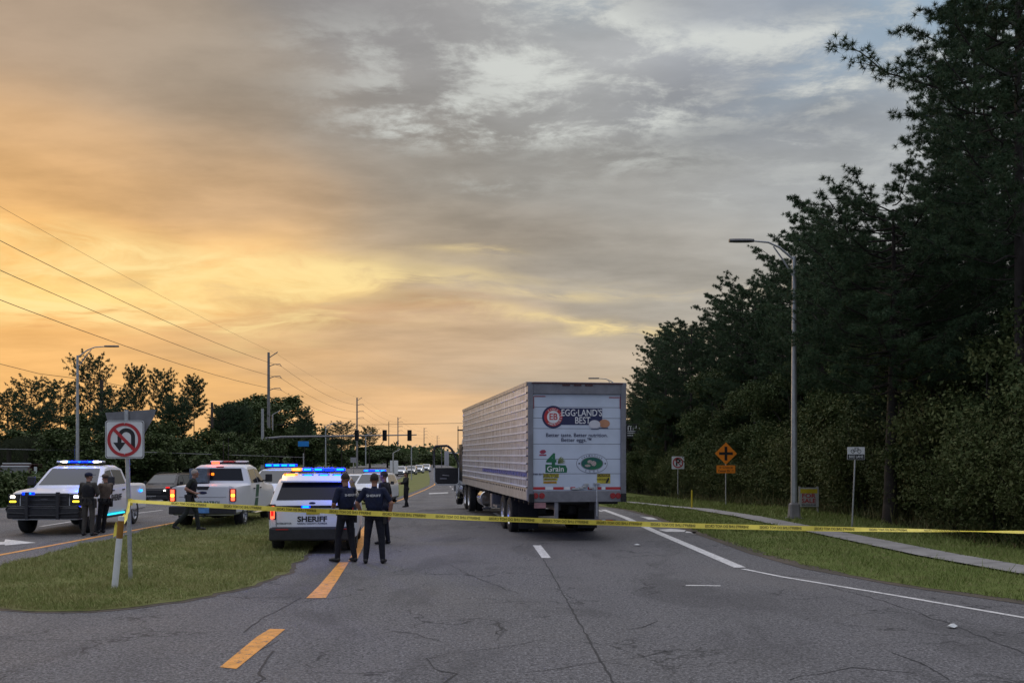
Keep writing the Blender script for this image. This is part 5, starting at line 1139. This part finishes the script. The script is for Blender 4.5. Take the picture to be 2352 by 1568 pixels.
mb=MB(); mb.box(.02,.15,-.10,-.02,ZB-.02,ZB+.20); mb.box(Wd-.15,Wd-.02,-.10,-.02,ZB-.02,ZB+.20); mb.build('dock_bumper',M_rubber,r,bevel=.01)
mb=MB(); mb.box(.16,.46,-.03,-.01,ZB-.17,ZB-.03); mb.build('number_plate',mat('plate_faded',(.32,.16,.17),.5,0,.2,8.),r)
mb=MB(); mb.box(.30,Wd-.28,.0,.10,.46,.56); 
for u in (.75,Wd-.78): mb.box(u-.05,u+.05,.02,.10,.56,ZB)
ug=mb.build('underrun_bar',M_frame,r,bevel=.008)
mb=MB()
for k in range(7): mb.box(.31+k*.29,.31+k*.29+.19,-.006,-.001,.475,.545)
mb.build('red_stripes',M_red,ug); mb=MB()
for k in range(6): mb.box(.505+k*.29,.59+k*.29,-.006,-.001,.475,.545)
mb.build('white_stripes',M_signw,ug)
def dwheel(yc,x0,s,rr=.51,parent=r,dual=True):
    w=empty_child('wheel',parent); mb=MB()
    for off in ((0,.30) if dual else (0,)): mb.lathe_x([(s*(off+0),rr*.58),(s*off,rr*.9),(s*(off+.03),rr),(s*(off+.24),rr),(s*(off+.27),rr*.9),(s*(off+.27),rr*.5)],x0,yc,rr,30)
    mb.build('tyre',M_rubber,w,smooth=35)
    mb=MB(); mb.lathe_x([(s*.02,0),(s*.02,.11),(s*.14,.13),(s*.15,rr*.5),(s*.01,rr*.58),(s*.0,rr*.6)] if dual else [(-s*.03,0),(-s*.03,.12),(s*.02,.14),(s*.05,rr*.5),(s*.0,rr*.6)],x0,yc,rr,22); mb.build('rim',mat('alloy_rim',(.55,.55,.57),.3,.85,.08,8.),w,smooth=40)
for yc in (3.55,4.85): dwheel(yc,.03,1); dwheel(yc,Wd-.03,-1); mb=MB(); mb.cyl((.3,yc,.51),(Wd-.3,yc,.51),.07); mb.build('axle',M_plastic,r)
mb=MB()
for u in (.85,Wd-.85): mb.box(u-.06,u+.06,.3,15.5,ZB-.25,ZB-.02); mb.box(u-.12,u+.12,2.7,5.8,.55,.8)
for yy in np.arange(.5,15.5,.8): mb.box(.1,Wd-.1,yy,yy+.06,ZB-.1,ZB+.02)
mb.build('underframe',M_plastic,r)
mb=MB()
for u in (.45,Wd-.45):
    for a_,b2 in ((5.7,.9),(2.55,ZB-.1)): mb=MB(); mb.box(u-.28,u+.28,a_,a_+.02,.15,b2); mb.build('mud_flap',M_rubber,r)
mb=MB()
for u in (.5,Wd-.5): mb.box(u-.06,u+.06,12.2,12.35,.25,ZB); mb.box(u-.15,u+.15,12.15,12.4,.2,.26)
mb.tube([(.5,12.27,.7),(Wd-.5,12.27,.7)],.03,6); mb.tube([(.5,12.3,.9),(1.0,11.4,ZB)],.025,6); mb.build('landing_gear',M_frame,r)
mb=MB(); mb.tube([(.12,9.0,.72),(.12,9.9,.72)],.28,20); mb.build('fuel_tank',M_chrome,r,smooth=40,bevel=.02)
mb=MB(); mb.box(.05,.5,6.2,7.2,.55,.62); mb.box(.05,.4,7.4,7.9,.5,.95); mb.build('underslung_box',M_frame,r,bevel=.01)
# tractor unit
for yc in (14.5,15.85): dwheel(yc,.05,1,.51); dwheel(yc,Wd-.05,-1,.51)
dwheel(19.9,.10,1,.51,dual=False); dwheel(19.9,Wd-.10,-1,.51,dual=False)
mb=MB(); mb.box(.85,1.0,13.6,20.3,.7,.95); mb.box(1.6,1.75,13.6,20.3,.7,.95); mb.build('chassis',M_plastic,r)
M_cab=mat('cab_white',(.55,.56,.58),.35,0,.08,2.,coat=.4)
mb=MB(); mb.loft([[(.18,yy,.95),(Wd-.18,yy,.95),(Wd-.18,yy,2.2),(Wd-.28,yy,zt_),(.28,yy,zt_),(.18,yy,2.2)] for yy,zt_ in ((17.3,2.95),(19.0,3.0),(19.35,2.85),(19.7,2.05))]); mb.loft([[(.3,yy,.75),(Wd-.3,yy,.75),(Wd-.35,yy,zt_),(.35,yy,zt_)] for yy,zt_ in ((19.7,2.0),(20.9,1.75),(21.2,1.4))]); cab=mb.build('cab',M_cab,r,bevel=.04)
mb=MB(); mb.box(.165,.185,18.1,19.5,1.1,2.7); mb.build('door_opening',M_black,cab)
mb=MB(); mb.tube([(.35,17.15,.9),(.35,17.15,3.2)],.06,10); mb.build('exhaust_stack',M_chrome,r)
mb=MB(); mb.loft([[(.02,19.9+.62*math.cos(a)*q,.51+.62*math.sin(a)*q) for q in (1,.93)]+[(.40,19.9+.62*math.cos(a)*q,.51+.62*math.sin(a)*q) for q in (.93,1)] for a in np.linspace(.1,3.04,12)]); mb.build('front_wing',M_cab,r)
mb=MB(); mb.cyl((.42,17.6,.75),(.42,19.0,.75),.30,n=20); ft=mb.build('side_tank',M_chrome,r,smooth=40)
mb=MB(); mb.box(.05,.30,18.2,18.9,.35,.40); mb.box(.05,.30,18.2,18.9,.85,.90); mb.box(.05,.10,18.2,18.25,.35,.90); mb.box(.05,.10,18.85,18.9,.35,.90); mb.build('cab_step',M_chrome,ft)
# open door (hinged at the front edge of the opening, swung out square to the cab)
hx,hy_=.16,19.5; A_=R(176); D=lambda u,z,t=0:(hx+u*math.cos(A_)-t*math.sin(A_)*-1*0, hy_+u*math.sin(A_)*-1+t, z)
out=[(0,.98),(.12,.90),(.98,.90),(1.10,1.02),(1.13,2.45),(1.05,2.62),(.52,2.64),(.34,2.50),(.05,1.95),(0,1.8)]
inn=[(.14,1.72),(.20,1.90),(.42,2.42),(.55,2.53),(.96,2.52),(1.02,2.44),(1.01,1.72)]
def ringwall(mb,o_,i_,t0,t1): pass
bm_v=[]; 
dm=MB()
low=[(0,.98),(.12,.90),(.98,.90),(1.10,1.02),(1.12,1.66),(0.02,1.66)]
def pp(q,t0,t1,mb_):
    n=len(q); v=[D(u,z,t0) for u,z in q]+[D(u,z,t1) for u,z in q]; mb_.add(v,[tuple(range(n))[::-1],tuple(range(n,2*n))]+[(i,(i+1)%n,n+(i+1)%n,n+i) for i in range(n)])
pp(low,-.06,.0,dm); dd=dm.build('cab_door',M_plastic,r,bevel=.015)
dm=MB(); fr_=[(0.02,1.66),(.05,1.95),(.34,2.50),(.52,2.64),(1.05,2.62),(1.13,2.45),(1.12,1.66)]
for a,b_ in zip(fr_,fr_[1:]): dm.tube([D(*a,-.03),D(*b_,-.03)],.055,8)
dm.build('window_frame',M_plastic,dd)
dm=MB()
for a,b_ in zip(out,out[1:]+out[:1]): dm.tube([D(a[0],a[1],-.05),D(b_[0],b_[1],-.05)],.035,6)
dm.build('door_edge',M_cab,dd)
dm=MB(); dm.tube([D(.78,1.68,-.05),D(.78,2.58,-.05)],.018,6); dm.tube([D(.45,1.30,-.09),D(.75,1.33,-.09)],.03,8); dm.box(hx-.95,hx-.55,hy_-.12,hy_-.05,1.15,1.22); dm.build('door_handle',M_frame,dd)
dm=MB(); dm.box(hx-.62,hx-.42,hy_+.25,hy_+.33,1.75,2.40); dm.box(hx-.4,hx,hy_+.27,hy_+.30,2.30,2.34); dm.build('wing_mirror',M_cab,r,bevel=.03)
dm=MB(); dm.tube([(.5,19.0,3.0),(.3,19.0,3.05),(.3,19.0,3.4)],.02,6); dm.box(.05,.35,18.95,19.05,3.30,3.36); dm.build('cab_aerial',M_plastic,r)
# ---------------------------------------------------------------- people
M_skin=mat('skin',(.30,.15,.10),.55,0,.08,8.); M_hair=mat('hair_dark',(.02,.014,.01),.8,0,.3,40.,bump=.4); M_hairg=mat('hair_grey',(.30,.26,.23),.8,0,.3,40.)
C_navy=mat('cloth_navy',(.003,.008,.034),.85,0,.25,9.,bump=.3,bscale=25); C_dnavy=mat('cloth_dark_navy',(.004,.005,.013),.85,0,.25,9.,bump=.3,bscale=25)
C_khaki=mat('cloth_olive_drab',(.050,.045,.038),.85,0,.25,9.,bump=.3,bscale=25); C_dgreen=mat('cloth_dark_green',(.014,.018,.014),.85,0,.25,9.,bump=.3,bscale=25); C_black=mat('cloth_black',(.006,.006,.009),.85,0,.25,9.,bump=.3,bscale=25); C_tan=mat('cloth_tan',(.095,.070,.052),.85,0,.25,9.,bump=.3,bscale=25)
M_boot=mat('boot_leather',(.012,.011,.012),.5,0,.2,20.)
def person(label,loc,rz,H=1.8,J={},shirt=C_navy,trou=C_dnavy,sleeve=.6,hair=M_hair,hat=None,vest=None,words=None,belt=True,vox=.011,wide=1.,cat='person',group=None,long_hair=False):
    s=H/1.8; j=dict(pel=(0,0,.96),chest=(0,.0,1.30),neck=(0,-.005,1.50),head=(0,.02,1.665),face=(0,1,0),
      shL=(-.19,0,1.45),elL=(-.255,-.03,1.18),wrL=(-.25,.05,.94),shR=(.19,0,1.45),elR=(.255,-.03,1.18),wrR=(.25,.05,.94),
      hipL=(-.095,0,.95),knL=(-.115,.015,.51),anL=(-.13,-.03,.09),hipR=(.095,0,.95),knR=(.115,.015,.51),anR=(.13,-.03,.09),toeL=(-.045,.19,-.045),toeR=(.045,.19,-.045),hdL=(0,.06,-1),hdR=(0,.06,-1))
    j.update(J); j={k:Vector(v) for k,v in j.items()}
    r=empty('person',(loc[0],loc[1],loc[2]),rz,label,cat,group); r.scale=(s,s,s)
    mb=MB(); prim=[]   # (a,b,r,tag)
    def cap(a,b_,r0,r1,tg,n=12):
        a=Vector(a);b_=Vector(b_); mb.tube([a,b_],[r0,r1],n); mb.ell(a,(r0,)*3,n,7); mb.ell(b_,(r1,)*3,n,7); prim.append((a,b_,r0,r1,tg))
    pel,ch,nk,hd=j['pel'],j['chest'],j['neck'],j['head']
    def el(c,rx,ry,n=18): return [(c[0]+rx*wide*math.cos(2*math.pi*k/n),c[1]+ry*math.sin(2*math.pi*k/n),c[2]) for k in range(n)]
    lv=[(0,.10,.09,-.10),(0,.168,.118,-.03),(0,.170,.120,.03),(.35,.155,.112,0),(.7,.168,.122,0),(1,.185,.125,0)]
    rings=[]
    for t,rx,ry,dz_ in lv: c=pel.lerp(ch,t)+Vector((0,0,dz_)); rings.append(el(c,rx,ry))
    for t,rx,ry in ((.45,.190,.118),(.75,.165,.095),(.95,.085,.072)): rings.append(el(ch.lerp(nk,t),rx,ry))
    mb.loft(rings)
    prim.append((pel+Vector((0,0,-.06)),pel+Vector((0,0,.05)),.15,.15,1)); prim.append((pel.lerp(ch,.45),ch,.15,.16,0)); prim.append((ch,nk+Vector((0,0,-.04)),.16,.09,0))
    cap(nk+Vector((0,0,-.03)),hd+Vector((0,-.01,-.06)),.058,.055,2)
    fc=j['face'].normalized(); rt=fc.cross(Vector((0,0,1))).normalized(); up=rt.cross(fc)
    HM=Matrix(((rt.x,fc.x,up.x,hd.x),(rt.y,fc.y,up.y,hd.y),(rt.z,fc.z,up.z,hd.z),(0,0,0,1)))
    mb.ell((0,-.005,.02),(.078,.095,.100),18,12,M=HM); mb.ell((0,.022,-.055),(.056,.062,.062),14,9,M=HM); mb.ell((0,.075,-.095),(.026,.022,.022),10,7,M=HM)
    mb.ell((0,.100,-.018),(.013,.022,.026),8,6,M=HM); mb.ell((0,.086,.022),(.05,.014,.012),10,6,M=HM); mb.ell((0,.082,-.062),(.026,.014,.009),8,5,M=HM)
    for sg in (-1,1): mb.ell((sg*.081,-.008,-.01),(.012,.02,.032),8,6,M=HM); mb.ell((sg*.045,.060,-.028),(.024,.022,.022),8,6,M=HM)
    prim.append((hd+Vector((0,0,-.08)),hd+Vector((0,0,.05)),.09,.09,2))
    for q in 'LR':
        sh,e_,w_=j['sh'+q],j['el'+q],j['wr'+q]; sh=Vector((sh.x*wide,sh.y,sh.z)); st=2 if sleeve<1 else 0
        cap(sh,sh.lerp(e_,min(1,sleeve+.05)),.066,.058,0); cap(sh.lerp(e_,.5),e_,.050,.043,0 if sleeve>=.95 else 2)
        cap(e_,e_.lerp(w_,.4),.044,.043,0 if sleeve>1 else 2); cap(e_.lerp(w_,.4),w_,.043,.029 if sleeve<=1 else .037,0 if sleeve>1 else 2)
        cap(ch.lerp(nk,.35)+Vector((0,0,.03)),sh,.085,.064,0)
        hdv=(j['hd'+q]).normalized(); pc=w_+hdv*.05; sd=Vector((0,1,0)) if abs(hdv.y)<.8 else Vector((1,0,0)); sd=(sd-hdv*sd.dot(hdv)).normalized(); nr=hdv.cross(sd)*(1 if q=='L' else -1)
        mb.tube([w_,w_+hdv*.03,w_+hdv*.085],[.026,.036,.034],10); mb.ell(pc,(.030,.036,.036),10,7); prim.append((w_,w_+hdv*.15,.03,.03,2))
        for k,(o_,ln) in enumerate(((-.030,.066),(-.010,.078),(.010,.073),(.028,.056))):
            b0=w_+hdv*.075-sd*o_; b1=b0+hdv*ln*.5+nr*.006; b2=b1+hdv*ln*.42+nr*.022; cap(b0,b1,.0105,.0098,2,8); cap(b1,b2,.0098,.0085,2,8)
        t0=w_+hdv*.03+sd*.026; t1=t0+hdv*.028+sd*.026; t2=t1+hdv*.032+nr*.008; cap(t0,t1,.013,.0115,2,8); cap(t1,t2,.0115,.0095,2,8)
        hp,kn,an=j['hip'+q],j['kn'+q],j['an'+q]; hp=Vector((hp.x*wide,hp.y,hp.z))
        cap(hp,kn,.098,.068,1); mb.ell(hp+Vector((0,-.03,-.02)),(.098,.105,.11),12,8)
        cap(kn,kn.lerp(an,.35),.067,.066,1); cap(kn.lerp(an,.35),an+Vector((0,0,.02)),.066,.055,1)
        to=j['toe'+q]; cap(an+Vector((0,-.025,-.035)),an+Vector(to)*.62+Vector((0,0,-.008)),.048,.042,3); cap(an+Vector((0,-.02,-.05)),an+Vector(to)*.95+Vector((0,0,-.005)),.040,.033,3)
    o=mb.build('body',[shirt,trou,M_skin,M_boot],r)
    md=o.modifiers.new('r','REMESH'); md.mode='VOXEL'; md.voxel_size=vox; md.use_smooth_shade=True
    m2=o.modifiers.new('s','SMOOTH'); m2.factor=.5; m2.iterations=2
    dg=bpy.context.evaluated_depsgraph_get(); me=bpy.data.meshes.new_from_object(o.evaluated_get(dg)); o.modifiers.clear(); o.data=me
    n=len(me.polygons); cc=np.empty(n*3); me.polygons.foreach_get('center',cc); cc=cc.reshape(-1,3); best=np.full(n,1e9); tg=np.zeros(n,int)
    for a,b_,r0,r1,k in prim:
        a=np.array(a);b_=np.array(b_); d=b_-a; L2=max(d@d,1e-9); t=np.clip(((cc-a)@d)/L2,0,1); ds=np.linalg.norm(cc-a-t[:,None]*d,axis=1)-(r0+(r1-r0)*t)
        u=ds<best; best[u]=ds[u]; tg[u]=k
    me.materials.clear()
    for m_ in (shirt,trou,M_skin,M_boot): me.materials.append(m_)
    me.polygons.foreach_set('material_index',tg.astype(np.int32)); me.polygons.foreach_set('use_smooth',[True]*n); me.update()
    if hair:
        mb=MB(); nu,nv=18,10; v=[];f=[]
        for i in range(nv+1):
            t=i/nv*1.9
            for k in range(nu):
                a=2*math.pi*k/nu; fr=math.sin(a); tt=t*(1.0-.42*max(0,fr))*(1 if not long_hair else 1+.25*max(0,-fr)); v.append((.086*math.sin(tt)*math.cos(a),-.008+.104*math.sin(tt)*math.sin(a),.022+.108*math.cos(tt)))
        for i in range(nv):
            for k in range(nu): f.append((i*nu+k,i*nu+(k+1)%nu,(i+1)*nu+(k+1)%nu,(i+1)*nu+k))
        mb.add(v,f,0,HM); 
        if long_hair: mb.ell((0,-.085,-.08),(.06,.04,.11),12,8,M=HM)
        mb.build('hair',hair,r,smooth=60)
    if hat:
        mb=MB(); mb.ell((0,-.003,.055),(.093,.112,.072),18,10,M=HM); mb.loft([[(x_,y_,.045+z_) for x_,y_ in ((-.07,.07),(.07,.07),(.065,.16),(.03,.19),(-.03,.19),(-.065,.16))] for z_ in (0,.012)],M=HM); mb.build('cap',hat,r,smooth=50)
    for sg in (-1,1):
        mb=MB(); mb.ell((sg*.031,.083,.002),(.012,.008,.007),8,6,M=HM); mb.build('eye',M_black,r)
    if belt:
        c=pel.lerp(ch,.14); mb=MB(); mb.loft([el(c+Vector((0,0,-.03)),.182,.134),el(c+Vector((0,0,.03)),.180,.132)],caps=False)
        for a in (10,40,75,110,140,170,200,235,270,305,335):
            A_=R(a); q=c+Vector((.195*wide*math.cos(A_),.145*math.sin(A_),0)); mb.box(-.028,.028,-.022,.022,-.06,.04,0,Matrix.Translation(q)@Matrix.Rotation(A_+math.pi/2,4,'Z'))
        b_=mb.build('duty_belt',M_boot,r); mb=MB(); mb.box(-.03,.03,-.05,.05,-.22,.03,0,Matrix.Translation(c+Vector((.215*wide,-.02,0)))); mb.build('holster',M_boot,b_,bevel=.012)
    if vest:
        mb=MB(); rr=[]
        for t,rx,ry in ((.42,.176,.137),(.75,.188,.146),(1.,.200,.148)): rr.append(el(pel.lerp(ch,t),rx,ry))
        for t,rx,ry in ((.4,.185,.135),(.68,.125,.105)): rr.append(el(ch.lerp(nk,t),rx,ry))
        mb.loft(rr); v_=mb.build('vest',vest,r,smooth=50)
    if words:
        yb=-.150 if vest else -.128; txt,m_=words; text('lettering',txt,.066,m_,r,T(0,ch.y+yb,ch.lerp(nk,.25).z,90),.012,squash=1.25)
    return r
# officer with his back to us, hands on belt
person('officer in navy shirt standing with back to us, SHERIFF across the shoulders',(P(862,20.9),20.75,0),R(2),1.86,dict(elL=(-.34,-.02,1.20),wrL=(-.27,.12,.99),hdL=(.3,.6,-.3),elR=(.34,-.04,1.20),wrR=(.30,.03,.95),hdR=(-.1,.35,-1),knL=(-.14,0,.51),knR=(.14,0,.51),anL=(-.165,-.02,.09),anR=(.165,-.02,.09),face=(.1,1,0)),C_navy,C_dnavy,.72,words=('SHERIFF',M_signw),vest=C_navy,wide=.97)
person('officer in dark navy standing against the right rear corner of the sheriff SUV',(P(796,21.1),21.0,0),R(48),1.86,dict(elL=(-.28,.02,1.19),wrL=(-.16,.20,1.10),hdL=(.7,.5,.1),elR=(.25,.10,1.20),wrR=(.10,.27,1.25),hdR=(-.5,.6,.3),anL=(-.13,.10,.09),knL=(-.12,.09,.51),anR=(.13,-.12,.09),knR=(.12,-.02,.51),face=(.1,1,-.25)),C_navy,C_dnavy,.8,words=('SHERIFF',M_signw),vest=C_navy,wide=.98)
person('bystander in dark shirt just behind the SHERIFF officer, head turned left',(P(883,25.2),25.2,0),R(70),1.84,dict(face=(0,1,0),elL=(-.24,.0,1.19),wrL=(-.12,.20,1.15),hdL=(.6,.5,0)),C_black,C_dnavy,.7,hair=M_hair,belt=False,vox=.013,wide=.9)
person('distant woman in black jacket and trousers standing on the left lane',(P(933,49),49,gz(49)),R(125),1.72,dict(elL=(-.22,.18,1.26),wrL=(-.17,.42,1.25),hdL=(0,1,0),elR=(.22,.05,1.2),wrR=(.12,.24,1.18),hdR=(-.3,.8,0),hipL=(-.085,0,.95),hipR=(.085,0,.95),anL=(-.10,.10,.09),anR=(.10,-.14,.09)),C_black,C_black,1.1,hair=M_hair,belt=False,vox=.015,wide=.88,long_hair=True)
# walking officer on the median
person('officer in dark green uniform walking right across the median grass',(P(437,29.3),29.3,.03),R(-78),1.8,dict(chest=(0,.05,1.31),neck=(0,.09,1.50),head=(0,.13,1.66),shL=(-.19,.08,1.45),shR=(.19,.05,1.45),hipL=(-.09,0,.94),knL=(-.09,.16,.53),anL=(-.10,.22,.09),hipR=(.09,0,.94),knR=(.10,-.10,.52),anR=(.10,-.42,.17),toeR=(.02,.15,-.11),elL=(-.25,-.08,1.2),wrL=(-.25,.10,1.02),hdL=(.1,.8,-.4),elR=(.27,-.10,1.22),wrR=(.24,.16,1.10),hdR=(-.2,.9,-.1)),C_dgreen,C_dgreen,.62,hair=M_hairg,vest=C_black,wide=1.04,vox=.012)
person('officer in navy cap and olive uniform with back to us beside the sheriff pickup',(P(203,27.9),27.9,0),R(-8),1.76,dict(elL=(-.27,.03,1.20),wrL=(-.14,.20,1.12),hdL=(.8,.4,0),elR=(.27,.05,1.2),wrR=(.14,.21,1.12),hdR=(-.8,.4,0),face=(.7,.8,0)),C_khaki,C_khaki,1.1,hat=C_navy,vest=C_black,wide=1.0,vox=.012)
person('officer in tan shirt and dark trousers leaning by the sheriff pickup front wheel',(P(240,28.7),28.7,0),R(62),1.72,dict(elL=(-.26,.06,1.2),wrL=(-.10,.21,1.20),hdL=(.8,.3,.1),elR=(.26,.05,1.2),wrR=(.10,.22,1.17),hdR=(-.8,.3,.1),chest=(0,-.05,1.30),neck=(0,-.06,1.49),head=(0,-.03,1.65),shL=(-.19,-.06,1.44),shR=(.19,-.06,1.44),anL=(-.11,.14,.09),knL=(-.10,.09,.51),anR=(.13,.20,.09),knR=(.11,.12,.51),face=(.1,1,-.05)),C_tan,C_black,1.1,hair=M_hair,hat=C_tan,wide=1.02,vox=.012)
bpy.context.view_layer.update()
